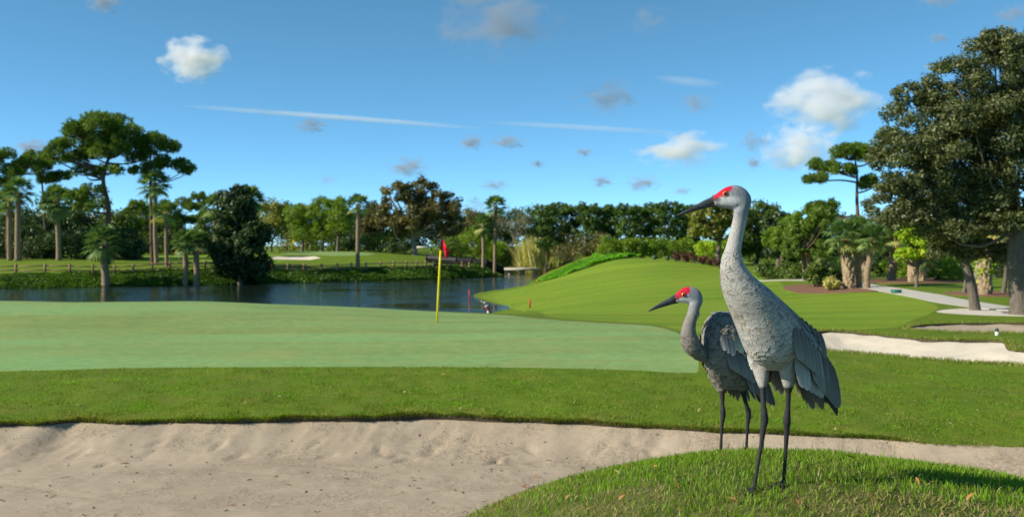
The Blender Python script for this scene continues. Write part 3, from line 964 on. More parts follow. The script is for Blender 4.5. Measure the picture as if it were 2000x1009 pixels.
# ---- pines: limbs that end in flat pads of needles
def pine_tree(label, px, D, trunk, pads, n=9000, trunk_r=0.3, needle=0.5, seed=0, group=None, limb_from=None, mat="leaf_pine", flat=0.62):
    x, y, z = place(px, D)
    s = D / F_PX
    root = empty("pine_tree", (x, y, z), 0, label, "tree", group)
    o0 = np.array([x, y, z])
    g = np.random.default_rng(seed)
    tp = np.array([px2w(a, b, D) - o0 for a, b in trunk])
    tp[:, 1] += np.concatenate([[0], g.normal(0, 0.25, len(tp) - 1)])
    tp[0] = (tp[0][0], 0, -0.2)
    tp = catmull(tp, 5)
    mb = MB()
    rr = np.linspace(trunk_r, trunk_r * 0.25, len(tp)); rr[0] *= 1.3
    mb.add(*tube(tp, rr, 9, True, wob=0.06))
    blobs = []
    for (a, b, rw, rh) in pads:
        rw, rh = rw * 1.12, rh * 1.75
        c = px2w(a, b, D) - o0
        c[1] += g.uniform(-0.6, 0.6) * rw * s * 1.2
        # limb from the nearest suitable point of the trunk below the pad
        cand = tp[(tp[:, 2] < c[2] - 0.2)]
        cand = cand[len(cand) // 3:] if len(cand) > 3 else tp
        q = cand[np.argmin(np.linalg.norm(cand[:, [0, 2]] - c[[0, 2]] + np.array([0, 0.35 * abs(c[0] - tp[-1][0])]), axis=1))]
        limb(mb, q, c - np.array([0, 0, rh * s * 0.3]), trunk_r * 0.38, 0.04, 6, 0.04, 7)
        for k in range(13):
            d = unit(g.normal(size=3)); d[2] = abs(d[2]) * 0.7 - 0.15
            cc = c + d * np.array([rw * s * 0.72, rw * s * 0.72, rh * s * 0.8])
            R_ = rw * s * g.uniform(0.2, 0.36)
            blobs.append((*cc, R_, R_, R_ * flat * 1.4))
            limb(mb, c - np.array([0, 0, rh * s * 0.3]), cc, 0.06, 0.02, 4, 0.1, 4)
    blobs = np.array(blobs)
    nt_ = int(n * 1.7) // 6
    area = blobs[:, 3] ** 2
    k = g.choice(len(blobs), nt_, p=area / area.sum())
    d = unit(g.normal(size=(nt_, 3)))
    P = blobs[k, :3] + d * blobs[k, 3:] * (0.35 + 0.65 * np.sqrt(g.random(nt_)))[:, None]
    P = np.repeat(P, 6, 0)
    dd = unit(g.normal(size=(len(P), 3)) + np.array([0, 0, 0.5]) + 0.6 * np.repeat(d, 6, 0))
    side = unit(np.cross(dd, g.normal(size=(len(P), 3))))
    tone = g.random(len(blobs))
    rnd = np.clip(0.5 * g.random(len(P)) + 0.5 * np.repeat(tone[k], 6), 0, 1)
    V, F, r = leaf_cards(P + dd * needle * 0.3, dd * needle * 0.4, side * needle * 0.085, rnd)
    obj("crown", new_mesh("crown", V, F, M[mat], fattrs={"rnd": r}), root)
    obj("trunk", mb.mesh("trunk", M["bark_pine"], True), root)
    return root

# ---- cabbage palms
def palm_crown_mesh(seed, nf=30, leaflets=15, lo=-0.9):
    """unit radius fan-palm crown around the origin"""
    g = np.random.default_rng(seed)
    Vs, Fs, Rs, n0 = [], [], [], 0
    for k in range(nf):
        az = k * 2.39996 + g.normal(0, 0.2)
        el = lo + (1.45 - lo) * ((k + 0.5) / nf) ** 0.85 + g.normal(0, 0.10)
        d = np.array([math.cos(el) * math.cos(az), math.cos(el) * math.sin(az), math.sin(el)])
        pl = g.uniform(0.42, 0.56)
        droop = np.array([0, 0, -1.0])
        side = unit(np.cross(d, droop + 1e-3))
        upv = unit(np.cross(side, d))
        hub = d * pl + droop * 0.05
        w = 0.012
        V = [side * w, -side * w, hub - side * w * 0.7, hub + side * w * 0.7]
        F = [[0, 1, 2, 3]]
        old = (el < -0.45) * g.uniform(0.5, 1.0)
        tone = g.random() * 0.55
        r = [0.5 + 0.3 * tone] * 4
        fl = g.uniform(0.42, 0.56)
        for j in range(leaflets):
            a = (j / (leaflets - 1) - 0.5) * 3.7
            ll = fl * (0.72 + 0.28 * math.cos(a * 0.6)) * g.uniform(0.85, 1.1)
            u = d * math.cos(a) + side * math.sin(a) + upv * 0.18 * abs(math.sin(a))
            u = u / np.linalg.norm(u)
            sd = unit(np.cross(u, upv))
            mid = hub + u * ll * 0.55 + droop * 0.03
            tip = hub + u * ll + droop * ll * g.uniform(0.10, 0.42)
            ww = 0.036
            b = len(V)
            V += [hub, mid + sd * ww, tip, mid - sd * ww]
            F.append([b, b + 1, b + 2, b + 3])
            c = min(1.0, tone + 0.3 * g.random() + 0.5 * old)
            r += [c] * 4
        Vs.append(np.array(V)); Fs.append(np.array(F) + n0); Rs += r; n0 += len(V)
    return new_mesh("palm_crown", np.concatenate(Vs), np.concatenate(Fs), M["leaf_palm"], fattrs={"rnd": Rs})
PALM_CROWNS = [palm_crown_mesh(s, nf, 15, lo) for s, nf, lo in ((1, 34, -0.9), (2, 30, -0.7), (3, 38, -1.1))]

def palm(label, px, D, top, crown_r, trunk_r=0.17, base_dx=0, boots=0.0, variant=0, group=None, orange=0.3, rz=0.0, vines=False):
    """top = (px, py) where the fronds leave the trunk; crown_r in photo pixels; boots = share of the trunk with old leaf bases"""
    x, y, z = place(px, D)
    s = D / F_PX
    root = empty("cabbage_palm", (x, y, z), 0, label, "palm tree", group)
    t = px2w(top[0], top[1], D) - np.array([x, y, z])
    pts = catmull([(base_dx, 0, -0.15), (t[0] * 0.25 + rng.normal(0, .05), rng.normal(0, .08), t[2] * 0.35), (t[0] * 0.7, rng.normal(0, .08), t[2] * 0.72), t], 5)
    n = len(pts)
    u = np.linspace(0, 1, n)
    trunk_r = trunk_r * (0.8 if D > 90 else 0.82)
    rr = trunk_r * (1.0 + 0.35 * np.exp(-u * 12) + 0.04 * np.sin(u * 60))
    mb = MB(); mb.add(*tube(pts, rr, 10, True, wob=0.03))
    obj("trunk", mb.mesh("trunk", M["bark_palm"], True), root)
    if boots > 0:
        for part, lo, hi, mt in (("boots", 1 - boots, 1 - orange * boots, "boots"), ("boots", 1 - orange * boots, 1.0, "boots_orange")):
            b = MB()
            H = t[2]
            m = int(max(8, (hi - lo) * H / 0.16 * 8))
            for k in range(m):
                v = lo + (hi - lo) * (k + 0.5) / m
                c = np.array([np.interp(v, u, pts[:, i]) for i in range(3)])
                a = k * 2.4 + 0.3 * rng.normal()
                r0 = trunk_r * 0.9
                bulge = 1.0 + 0.3 * math.exp(-((v - (1 - 0.22 * boots)) / (0.16 * boots + .02)) ** 2)
                d = np.array([math.cos(a), math.sin(a), 0]); sd = np.array([-d[1], d[0], 0])
                w = trunk_r * 0.36
                h = 0.34
                p0 = c + d * r0
                p1 = c + d * (r0 + 0.08 * bulge + 0.15 * trunk_r * (bulge - 1)) + np.array([0, 0, h])
                b.add([p0 - sd * w, p0 + sd * w, p1 + sd * w * 0.45, p1 - sd * w * 0.45, p0 - sd * w - d * .12, p0 + sd * w - d * .12, p1 + sd * w * .45 - d * .1, p1 - sd * w * .45 - d * .1],
                      np.array([[0, 1, 2, 3], [3, 2, 6, 7], [1, 5, 6, 2], [0, 3, 7, 4]]))
            o = obj(part, b.mesh("boots", M[mt], False), root)
            o["kind"] = "stuff"
    if vines:
        g = np.random.default_rng(5)
        bl = [(*np.array([np.interp(v, u, pts[:, i]) for i in range(3)]), trunk_r * 1.5, trunk_r * 1.5, 0.35) for v in np.linspace(0.3, 0.75, 7)]
        V, F, r = scatter_leaves(bl, 260, 0.16, 0.12, seed=9, shell=0.8)
        o = obj("vines", new_mesh("vines", V, F, M["leaf_lime"], fattrs={"rnd": r}), root)
    rs = crown_r * s
    c = obj("crown", PALM_CROWNS[variant % 3], root, t + np.array([0, 0, 0.42 * rs if D < 90 else 0.1 * rs]))
    c.scale = (rs, rs, rs)
    c.rotation_euler = (rng.normal(0, .06), rng.normal(0, .06), rz + px * 0.37)
    return root

# ------------------------------------------------------------------ left shore
pine_tree("tall umbrella-shaped pine with the widest crown on the far left shore", 209, 120, [(209, 520), (208, 460), (210, 405), (205, 350), (212, 300), (214, 262)],
          [(150, 275, 42, 20), (200, 250, 48, 20), (245, 262, 40, 20), (125, 305, 30, 16), (180, 300, 40, 17), (240, 300, 42, 18), (160, 335, 30, 13), (265, 285, 24, 16), (215, 335, 26, 12), (140, 262, 25, 13), (222, 236, 32, 12), (185, 375, 28, 13), (150, 385, 26, 13), (175, 405, 22, 10), (170, 262, 34, 16), (230, 275, 34, 16), (205, 288, 34, 14), (120, 288, 24, 13), (262, 312, 24, 12), (150, 312, 28, 12), (100, 300, 16, 9)],
          n=26000, trunk_r=0.42, needle=0.55, seed=21)
pine_tree("pine with a straight twin-looking trunk beside the umbrella pine", 298, 120, [(298, 515), (298, 440), (297, 380), (296, 330), (297, 285)],
          [(300, 275, 30, 14), (330, 290, 26, 14), (355, 325, 24, 14), (285, 300, 24, 12), (325, 320, 26, 12), (365, 335, 15, 9), (300, 325, 22, 10), (275, 335, 18, 9)],
          n=11000, trunk_r=0.3, needle=0.5, seed=22)
pine_tree("pine with low crown at the left edge of the shore", 15, 128, [(15, 508), (14, 440), (18, 380), (22, 320)],
          [(10, 305, 30, 15), (45, 320, 28, 14), (20, 340, 30, 13), (-15, 320, 25, 14), (0, 360, 26, 12)], n=8000, trunk_r=0.3, needle=0.5, seed=23)
pine_tree("pine filling the gap between umbrella pine and left edge", 85, 132, [(85, 506), (86, 440), (84, 380), (82, 325)],
          [(75, 312, 30, 14), (105, 325, 26, 13), (60, 335, 24, 12), (95, 350, 26, 12), (120, 345, 20, 10)], n=7500, trunk_r=0.28, needle=0.5, seed=24)
palm("tall cabbage palm, leftmost pair, slimmer trunk", 19, 125, (20, 392), 36, 0.36, variant=0, boots=0.12)
palm("tall cabbage palm, leftmost pair, thicker trunk", 35, 124, (37, 375), 38, 0.46, variant=1, boots=0.0)
palm("cabbage palm with clean sunlit trunk left of the umbrella pine", 115, 124, (111, 395), 42, 0.38, variant=2, boots=0.12)
palm("low fat cabbage palm right behind the rail fence under the umbrella pine", 206, 106, (202, 478), 48, 0.50, variant=2, boots=0.0)
palm("tall cabbage palm leaning on the straight pine", 306, 118, (303, 362), 40, 0.32, variant=0, boots=0.15)
palm("cabbage palm with thin pale trunk right of the straight pine", 326, 116, (324, 418), 36, 0.27, variant=1, boots=0.1)
palm("short cabbage palm at the left of the short pair by the dark shore tree", 362, 109, (363, 474), 36, 0.36, variant=0)
palm("short cabbage palm next to the dark shore tree", 383, 109, (384, 476), 36, 0.40, variant=1)
palm("cabbage palm rising behind the dark shore tree", 482, 126, (488, 392), 38, 0.30, variant=2)
palm("distant pale cabbage palm left of the dark shore tree", 418, 155, (418, 405), 34, 0.26, variant=1)
leafy_tree("shore_tree", "dense dark shore tree trailing leaves into the pond", 470, 112, [(465, 410, 42, 44), (445, 470, 44, 45), (500, 470, 42, 45), (470, 515, 62, 30), (475, 380, 24, 20)], "leaf_dark", leaf=0.5, n=15000, nsub=13, frac=0.4, trunk_r=0.35, fork=0.3, bottom=-0.95, jitter=0.7)
for k, (px, py, rw, D, lab) in enumerate(((355, 405, 34, 165, "thin distant pine between straight pine and dark shore tree"), (392, 395, 30, 172, "thin distant pine nearest the dark shore tree"), (270, 410, 30, 160, "thin distant pine behind the umbrella pine trunk"), (330, 430, 26, 158, "small distant pine behind the thin pale palm"))):
    pine_tree(lab, px, D, [(px, 495), (px + 3, 460), (px - 2, 425), (px, py)], [(px - rw * .5, py + 6, rw * .55, 11), (px + rw * .5, py + 3, rw * .5, 10), (px, py - 8, rw * .5, 11), (px + 8, py + 26, rw * .5, 9), (px - 12, py + 34, rw * .45, 8)], n=3600, trunk_r=0.2, needle=0.6, seed=40 + k)
back = [(-40, 150, 445, 62, 60, "leaf_dark", "leftmost dark tree of the wood behind the fence"), (60, 148, 455, 52, 52, "leaf_dark", "second dark tree of the wood behind the fence"), (150, 150, 455, 50, 50, "leaf_dark", "third dark tree of the wood behind the fence"),
        (235, 152, 450, 46, 50, "leaf_hedge", "fourth dark tree of the wood behind the fence"), (330, 165, 455, 48, 44, "leaf_dark", "fifth dark tree of the wood behind the fence"), (410, 170, 450, 44, 44, "leaf_hedge", "sixth dark tree of the wood behind the fence"),
        (530, 190, 425, 50, 34, "leaf_olive", "olive round tree far behind the dark shore tree"), (1000, 200, 430, 40, 34, "leaf_grey", "bare grey tree far behind the tan grass clump"), (925, 195, 420, 40, 36, "leaf_grey", "bare grey tree far behind the twin palms")]
_far = [(470, 428, "dark"), (560, 432, "hedge"), (610, 436, "olive"), (665, 440, "hedge"), (715, 440, "dark"), (765, 446, "hedge"), (815, 448, "dark"), (865, 446, "brown"), (905, 446, "dark"), (950, 448, "brown"), (1000, 446, "dark"), (1045, 440, "hedge")]
_ord = ("first", "second", "third", "fourth", "fifth", "sixth", "seventh", "eighth", "ninth", "tenth", "eleventh", "twelfth")
back += [(px, 214 + 4 * (k % 3), py, 40, 42, "leaf_" + mt, f"hazy {mt if mt != 'hedge' else 'green'} tree of the farthest row beyond the pond, {_ord[k]} from the dark shore tree") for k, (px, py, mt) in enumerate(_far)]
back += [(20, 168, 435, 56, 60, "leaf_hedge", "taller green tree behind the leftmost palms"), (110, 170, 432, 50, 56, "leaf_pine", "taller green tree behind the sunlit palm"), (190, 172, 430, 50, 56, "leaf_hedge", "taller green tree behind the fat low palm"), (290, 178, 438, 46, 50, "leaf_pine", "taller green tree behind the straight pine")]
for px, D, py, rw, rh, mt, lab in back:
    leafy_tree("wood_tree", lab, px, D, [(px, py, rw, rh), (px + rw * 0.3, py + rh * 0.5, rw * 0.8, rh * 0.7)], mt, leaf=0.55 if mt != "leaf_grey" else 0.5, n=4200 if mt != "leaf_grey" else 1800, nsub=12, trunk_r=0.25, group="trees of the wood behind the shore", width=0.55 if mt != "leaf_grey" else 0.12, core=mt != "leaf_grey")
for k, (px, D, rw, rh, mt) in enumerate(((-20, 131, 5, 4.2, "leaf_dark"), (60, 132, 4.5, 4.0, "leaf_dark"), (135, 131, 4.5, 4.2, "leaf_dark"), (190, 130, 4, 3.8, "leaf_hedge"), (240, 133, 4, 3.6, "leaf_dark"), (350, 158, 5, 3.5, "leaf_dark"), (300, 160, 5, 3.4, "leaf_hedge"), (400, 163, 5, 3.5, "leaf_dark"))):
    shrub("bush", ("big dark bush at the far left below the leftmost palms", "dark bush between the leftmost palms and the sunlit palm", "dark bush behind the sunlit palm trunk", "green bush behind the fat low palm", "dark bush right of the fat low palm", "dark bush beyond the left lawn, middle of three", "green bush beyond the left lawn, first of three", "dark bush beyond the left lawn, last of three")[k], px, D, rw, rh, mt, 0.4, 2200, 12, group="bushes under the wood")

for k, (px, D, rw, rh, lab) in enumerate(((-5, 129, 3.6, 2.6, "low dark bush in front of the leftmost palms' undergrowth"), (58, 128.5, 3.6, 2.4, "low dark bush just right of the leftmost palms"), (88, 129, 3.4, 2.6, "low dark bush left of the sunlit palm"), (146, 128, 3.6, 2.5, "low dark bush right of the sunlit palm"), (178, 127, 3.2, 2.3, "low dark bush left of the fat low palm"), (238, 128, 3.0, 2.2, "low dark bush between the fat palm and the straight pine"), (262, 131, 3.0, 2.6, "low dark bush left of the straight pine"))):
    shrub("bush", lab, px, D, rw, rh, "leaf_dark", 0.34, 1500, 10, group="bushes under the wood")
# ------------------------------------------------------------------ far middle
for k, (px, D, cr, lab) in enumerate(((590, 172, [(585, 425, 30, 30), (600, 450, 34, 30)], "bright green pine-like tree left of three behind the far green"), (628, 170, [(630, 415, 32, 32), (640, 450, 34, 28)], "bright green pine-like tree in the middle behind the far green"), (660, 168, [(655, 405, 30, 26), (668, 435, 30, 32)], "bright green pine-like tree nearest the lone far palm"))):
    leafy_tree("broadleaf_tree", lab, px, D, cr, "leaf_green", leaf=0.5, n=5200, nsub=15, frac=0.34, trunk_r=0.3, fork=0.42, width=0.3, group="bright trees behind the far green")
palm("lone cabbage palm in front of the far green", 699, 131, (700, 402), 30, 0.33, variant=1, boots=0.12)
leafy_tree("oak_tree", "large brownish oak with spreading crown behind the far green", 808, 165, [(775, 385, 34, 34), (825, 375, 36, 30), (868, 405, 40, 34), (770, 435, 40, 40), (820, 430, 42, 40), (880, 445, 34, 34), (822, 405, 34, 30), (800, 450, 30, 26)], "leaf_brown", leaf=0.5, n=17000, nsub=13, frac=0.32, bark="bark_pale", trunk_r=0.6, limbs=16, trunk_pts=[(810, 500), (808, 480), (806, 455)], core=False)
leafy_tree("oak_tree", "smaller brownish oak left of the large one behind the far palm", 730, 180, [(735, 425, 32, 34), (720, 455, 30, 30)], "leaf_brown", leaf=0.5, n=4200, nsub=12, trunk_r=0.3)
palm("shorter left palm of the pair by the pond's end", 943, 141, (944, 440), 30, 0.30, variant=0, boots=0.1)
palm("taller right palm of the pair by the pond's end", 966, 141, (968, 405), 30, 0.28, variant=1, boots=0.1)
for k, (px, D, rw, rh, mt, lab) in enumerate(((865, 156, 3.2, 3.6, "leaf_hedge", "dark leafy shrub right behind the red flag"), (895, 158, 3.4, 4.4, "leaf_green", "yellow-green shrub right of the red flag"), (925, 160, 3.2, 4.8, "leaf_green", "yellow-green shrub left of the palm pair"), (955, 163, 3.2, 4.8, "leaf_lime", "lime shrub behind the palm pair"), (985, 166, 3.4, 4.6, "leaf_olive", "olive shrub right of the palm pair"), (1010, 170, 3.0, 4.2, "leaf_hedge", "dark shrub behind the footbridge"), (745, 170, 4, 3.2, "leaf_hedge", "dark shrub left of the large oak trunk"), (700, 176, 4, 3.0, "leaf_dark", "dark shrub behind the lone far palm"), (780, 166, 3, 2.8, "leaf_dark", "dark shrub at the foot of the large oak"), (575, 180, 5, 3.2, "leaf_olive", "olive shrub behind the yellow flag"), (640, 180, 5, 3.0, "leaf_hedge", "dark shrub on the skyline of the far green"), (552, 186, 5.5, 5.5, "leaf_dark", "dark shrub filling the gap right of the dark shore tree"), (612, 190, 5.5, 5.0, "leaf_hedge", "dark shrub between the yellow flag and the bright trees"), (672, 190, 5, 4.6, "leaf_dark", "dark shrub behind the bright trees near the far palm"))):
    shrub("bush", lab, px, D, rw, rh, mt, 0.38, 1700, 11, group="shrubs beyond the pond")
leafy_tree("wood_tree", "dark tree filling the wood behind the twin palms", 935, 185, [(930, 450, 46, 40)], "leaf_brown", leaf=0.5, n=3600, nsub=13, trunk_r=0.3)
# clipped ficus screen behind the tee
wh_ = ("first", "second", "third", "fourth", "fifth", "sixth", "seventh", "eighth", "ninth", "tenth", "eleventh", "last")
for k in range(12):
    px = 1066 + 26.5 * k
    dy = 7 * vnoise(k * 1.7, 0.3) + (6 if k == 0 else 0)
    leafy_tree("ficus_tree", f"dark ficus of the tall screen behind the tee, {wh_[k]} from the tan grass", px, 142 + 3 * (k % 3), [(px - 8, 408 + dy, 19, 15), (px + 9, 411 + dy, 19, 15), (px, 428 + dy, 27, 22), (px, 452, 28, 24), (px, 478, 26, 20)], "leaf_ficus", leaf=0.36, n=4700, nsub=8, frac=0.36, trunk_r=0.2, group="tall ficus screen behind the tee", fork=0.35, shell=0.35)
for k, px in enumerate((1195, 1225, 1255, 1285, 1315, 1345, 1375, 1410, 1445)):
    shrub("vine_bush", f"light green vine-covered bush below the ficus screen, number {('one','two','three','four','five','six','seven','eight','nine')[k]} from the grassy knoll", px, 122 - (k > 5) * 8, 1.9, 2.6, "leaf_green" if k < 6 else "leaf_lime", 0.3, 1300, 10, group="light green bushes below the ficus screen")
leafy_tree("oak_tree", "round olive oak right in front of the ficus screen", 1402, 96, [(1385, 425, 46, 36), (1430, 425, 36, 36), (1405, 400, 34, 22), (1375, 450, 40, 22)], "leaf_olive", leaf=0.32, n=12000, nsub=14, frac=0.32, trunk_r=0.27, trunk_pts=[(1402, 525), (1403, 495), (1406, 470)], limbs=10, core=False)
leafy_tree("wood_tree", "dark ficus behind the tall crane's neck", 1475, 100, [(1480, 425, 42, 40), (1470, 480, 40, 44), (1500, 470, 30, 44)], "leaf_hedge", leaf=0.34, n=9500, nsub=14, trunk_r=0.25)
leafy_tree("wood_tree", "dark ficus filling the gap between olive oak and the tall crane's neck", 1440, 125, [(1440, 425, 40, 34), (1445, 470, 40, 36)], "leaf_ficus", leaf=0.36, n=5200, nsub=13, trunk_r=0.25)
leafy_tree("wood_tree", "dark tree left of the bright pines by the path", 1520, 92, [(1515, 440, 34, 30), (1530, 490, 34, 34)], "leaf_dark", leaf=0.34, n=4800, nsub=13, trunk_r=0.25)
# tan ornamental grass by the bridge
def tan_clump(label, px, D, rw, rh, n, seed):
    x, y, z = place(px, D)
    g = np.random.default_rng(seed)
    base = np.stack([g.normal(0, rw * 0.35, n), g.normal(0, rw * 0.3, n), np.zeros(n)], -1)
    d = unit(np.stack([g.normal(0, 0.34, n), g.normal(0, 0.34, n), np.ones(n)], -1))
    l = rh * g.uniform(0.45, 1.1, n)[:, None]
    side = unit(np.cross(d, g.normal(size=(n, 3))))
    V, F, r = leaf_cards(base + d * l * 0.5, d * l * 0.5, side * 0.085, g.random(n))
    V[:, 2] = np.maximum(V[:, 2], 0.0)
    o = obj("pampas_grass", new_mesh("pampas_grass", V, F, M["leaf_tan"], fattrs={"rnd": r}), None, (x, y, z))
    tag(o, label, "ornamental grass", "tan grass clumps by the bridge")
tan_clump("tall tan ornamental grass clump right above the bridge end", 1052, 158, 2.9, 6.8, 1500, 3)
tan_clump("lower tan ornamental grass clump right of the tall one", 1083, 144, 3.0, 4.2, 1300, 4)
tan_clump("short tan grass clump left of the tall one beside the bridge", 1030, 160, 2.2, 4.0, 700, 5)
shrub("bush", "brown dry shrub at the foot of the ficus screen", 1120, 134, 4.0, 3.2, "leaf_brown", 0.32, 2400, 12, group="shrubs beyond the pond")
shrub("bush", "dark shrub between the dry shrub and the vine bushes", 1165, 132, 3.6, 2.6, "leaf_brown", 0.32, 2000, 12, group="shrubs beyond the pond")
# purple shrubs along the tee
for k, (px, D, h) in enumerate(((1322, 100, 1.0), (1338, 98.5, 1.1), (1355, 97, 1.05), (1372, 95, 0.95), (1390, 93, 0.9), (1408, 90.5, 0.85), (1426, 88, 0.85), (1441, 86, 0.8))):
    shrub("purple_shrub", f"dark purple-leaved shrub in the row beside the tee, {wh_[k]} from the crest", px, D, 0.62, h, "leaf_purple", 0.16, 700, 8, group="purple shrubs beside the tee", depth=1.0)

# ------------------------------------------------------------------ right-hand trees
pine_tree("tall pine leaning out from behind the big oak", 1676, 62, [(1676, 553), (1674, 490), (1672, 430), (1676, 385), (1670, 340), (1664, 312)],
          [(1610, 325, 30, 16), (1650, 305, 36, 16), (1600, 350, 26, 10), (1690, 310, 34, 18), (1640, 335, 26, 12), (1620, 400, 22, 9), (1590, 405, 16, 8), (1700, 360, 26, 14), (1680, 290, 22, 9)], n=13000, trunk_r=0.17, needle=0.3, seed=61)
for k, (px, D, tr, cr, lab) in enumerate(((1526, 66, [(1526, 545), (1526, 515), (1528, 490)], [(1515, 470, 26, 28), (1548, 455, 34, 34), (1575, 430, 36, 34)], "bright green bushy pine left of two by the far path"), (1574, 57, [(1574, 556), (1572, 520), (1568, 490)], [(1570, 460, 34, 36), (1600, 430, 34, 32), (1545, 490, 24, 24), (1600, 480, 26, 30)], "bright green bushy pine right of two by the mulch bed"))):
    leafy_tree("pine_tree", lab, px, D, cr, "leaf_pine" if k else "leaf_green", leaf=0.26, n=9000, nsub=14, frac=0.34, trunk_r=0.14, width=0.3, trunk_pts=tr, bark="bark_pine", core=False, limbs=10)
pl = [(1659, 47.5, (1650, 478), 48, 0.30, 1.0, 0, "thickest cabbage palm of the mulch-bed group with orange boots"), (1678, 48, (1676, 470), 44, 0.21, 0.12, 1, "slim dark cabbage palm just right of the thickest one"), (1685, 54, (1679, 486), 40, 0.23, 1.0, 2, "booted cabbage palm behind the mulch-bed group"),
      (1694, 46.5, (1702, 480), 42, 0.17, 0.15, 0, "slim pale cabbage palm at the right end of the mulch bed"), (1577, 60, (1576, 495), 36, 0.24, 0.9, 1, "booted cabbage palm behind the bushy pine"), (1609, 62, (1611, 502), 34, 0.20, 1.0, 2, "cabbage palm with orange trunk left of the mulch-bed group"),
      (1741, 55, (1752, 478), 46, 0.27, 1.0, 0, "leaning booted cabbage palm left of the lime tree"), (1783, 52, (1790, 500), 42, 0.27, 1.0, 1, "leaning booted cabbage palm under the lime tree"), (1800, 54, (1803, 512), 38, 0.25, 1.0, 2, "short cabbage palm with orange boots under the lime tree"),
      (1926, 38.5, (1926, 462), 60, 0.28, 1.0, 1, "vine-clad booted cabbage palm behind the leaning oak")]
for px, D, top, cr, tr, bt, va, lab in pl:
    palm(lab, px, D, top, cr, tr, variant=va, boots=bt, orange=0.28 if "orange" not in lab else 0.75 if "trunk" in lab else 0.4, vines="vine" in lab, group="cabbage palms along the right-hand path")
leafy_tree("young_oak", "lime green young tree between the mulch bed and the big oak", 1790, 45, [(1775, 455, 30, 28), (1795, 485, 40, 34), (1835, 440, 30, 30), (1770, 500, 24, 18)], "leaf_lime", leaf=0.16, n=9500, nsub=13, frac=0.32, trunk_r=0.09, core=False, limbs=12)
leafy_tree("leaning_oak", "oak with thin leaning trunk on the crushed shell bed", 1906, 29.3, [(1830, 420, 60, 50), (1890, 400, 60, 60), (1940, 440, 50, 50), (1860, 465, 60, 30), (1848, 492, 46, 24), (1925, 490, 44, 26), (1960, 500, 30, 26)], "leaf_oak", leaf=0.105, n=31000, nsub=15, frac=0.30, trunk_r=0.165, trunk_pts=[(1906, 602), (1898, 560), (1885, 515), (1872, 470)], core=False, limbs=14, limb_scale=0.6)
# the big oak
big = [(1950, 130, 90, 75), (1850, 175, 75, 65), (1800, 245, 80, 70), (1770, 330, 75, 65), (1880, 270, 100, 95), (1980, 280, 110, 110), (1860, 370, 110, 70), (1990, 410, 90, 80), (2080, 180, 110, 110), (2120, 340, 120, 120), (1740, 395, 52, 46), (1800, 420, 70, 40), (1930, 90, 40, 30), (1770, 190, 36, 28), (2180, 260, 120, 130), (1930, 430, 70, 50), (1735, 300, 45, 60), (1760, 430, 55, 40), (1850, 450, 70, 34), (1960, 340, 90, 90), (1850, 290, 70, 70), (2020, 130, 80, 70), (1960, 220, 80, 60)]
leafy_tree("live_oak", "huge dark live oak that fills the right edge", 1996, 27.2, big, "leaf_oak", leaf=0.105, n=118000, nsub=17, frac=0.30, trunk_r=0.30, trunk_pts=[(1996, 616), (1990, 560), (1985, 500), (1990, 440)], core=False, limbs=14, depth=1.0, limb_scale=0.4, flat=0.8, width=0.5, shell=0.62)
for k, (px, D, top, r_, lab) in enumerate(((1882, 40, (1890, 500), 0.10, "thin crooked grey trunk left of the vine-clad palm"), (1912, 41, (1916, 490), 0.13, "pale trunk just left of the vine-clad palm"), (1958, 40, (1966, 480), 0.10, "dark thin trunk right of the vine-clad palm"), (1980, 38, (1985, 490), 0.09, "pale thin trunk beside the big oak"))):
    leafy_tree("thin_tree", lab, px, D, [(top[0], top[1] - 40, 30, 34)], "leaf_oak", leaf=0.14, n=2200, nsub=10, trunk_r=r_, trunk_pts=[(px, 580), (px + 6 * (-1) ** k, 545), top], bark="bark_pale" if k % 2 else "bark_oak", core=False, group="thin trunks behind the shell bed")
rb = [(1560, 100, 470, 44, 46, "leaf_dark"), (1630, 96, 460, 44, 52, "leaf_dark"), (1700, 92, 455, 44, 56, "leaf_brown"), (1770, 92, 455, 44, 56, "leaf_dark"), (1840, 90, 455, 44, 58, "leaf_oak"), (1910, 88, 455, 46, 60, "leaf_dark"), (1985, 86, 450, 48, 62, "leaf_oak"), (2070, 84, 450, 52, 62, "leaf_dark")]
for k, (px, D, py, rw, rh, mt) in enumerate(rb):
    leafy_tree("wood_tree", f"shaded tree of the wood behind the right-hand palms, {wh_[k]} from the olive oak", px, D, [(px, py, rw, rh), (px + 8, py + 30, rw, rh * 0.6)], mt, leaf=0.36, n=4600, nsub=13, trunk_r=0.22, group="wood behind the right-hand palms")
rs_ = [(1500, 66, 1.2, 1.2, "leaf_hedge", "low bush by the far end of the path"), (1545, 62, 1.3, 1.1, "leaf_hedge", "low bush between the two bushy pines"), (1600, 51, 1.0, 1.1, "leaf_hedge", "rounded dark bush in the mulch bed, left of the tan tuft"), (1632, 51.5, 1.1, 1.2, "leaf_dark", "rounded dark bush in the mulch bed, behind the tan tuft"), (1625, 47.5, 0.5, 0.62, "leaf_tan", "small tan tuft of grass in the mulch bed"),
       (1835, 56, 1.6, 1.7, "leaf_green", "leafy green bush right of the booted palms"), (1870, 58, 1.5, 1.4, "leaf_hedge", "dark bush behind the thin crooked trunk"), (1765, 62, 1.4, 1.5, "leaf_green", "green bush between the two leaning palms"), (1815, 60, 1.4, 1.2, "leaf_lime", "lime bush beside the short orange palm"), (1950, 60, 2.0, 1.6, "leaf_dark", "dark bush behind the vine-clad palm"), (1720, 66, 1.6, 1.4, "leaf_dark", "dark bush behind the slim pale palm"), (1660, 68, 1.8, 1.5, "leaf_hedge", "bush far behind the mulch-bed palms"), (2010, 62, 2.2, 1.7, "leaf_hedge", "bush behind the big oak trunk")]
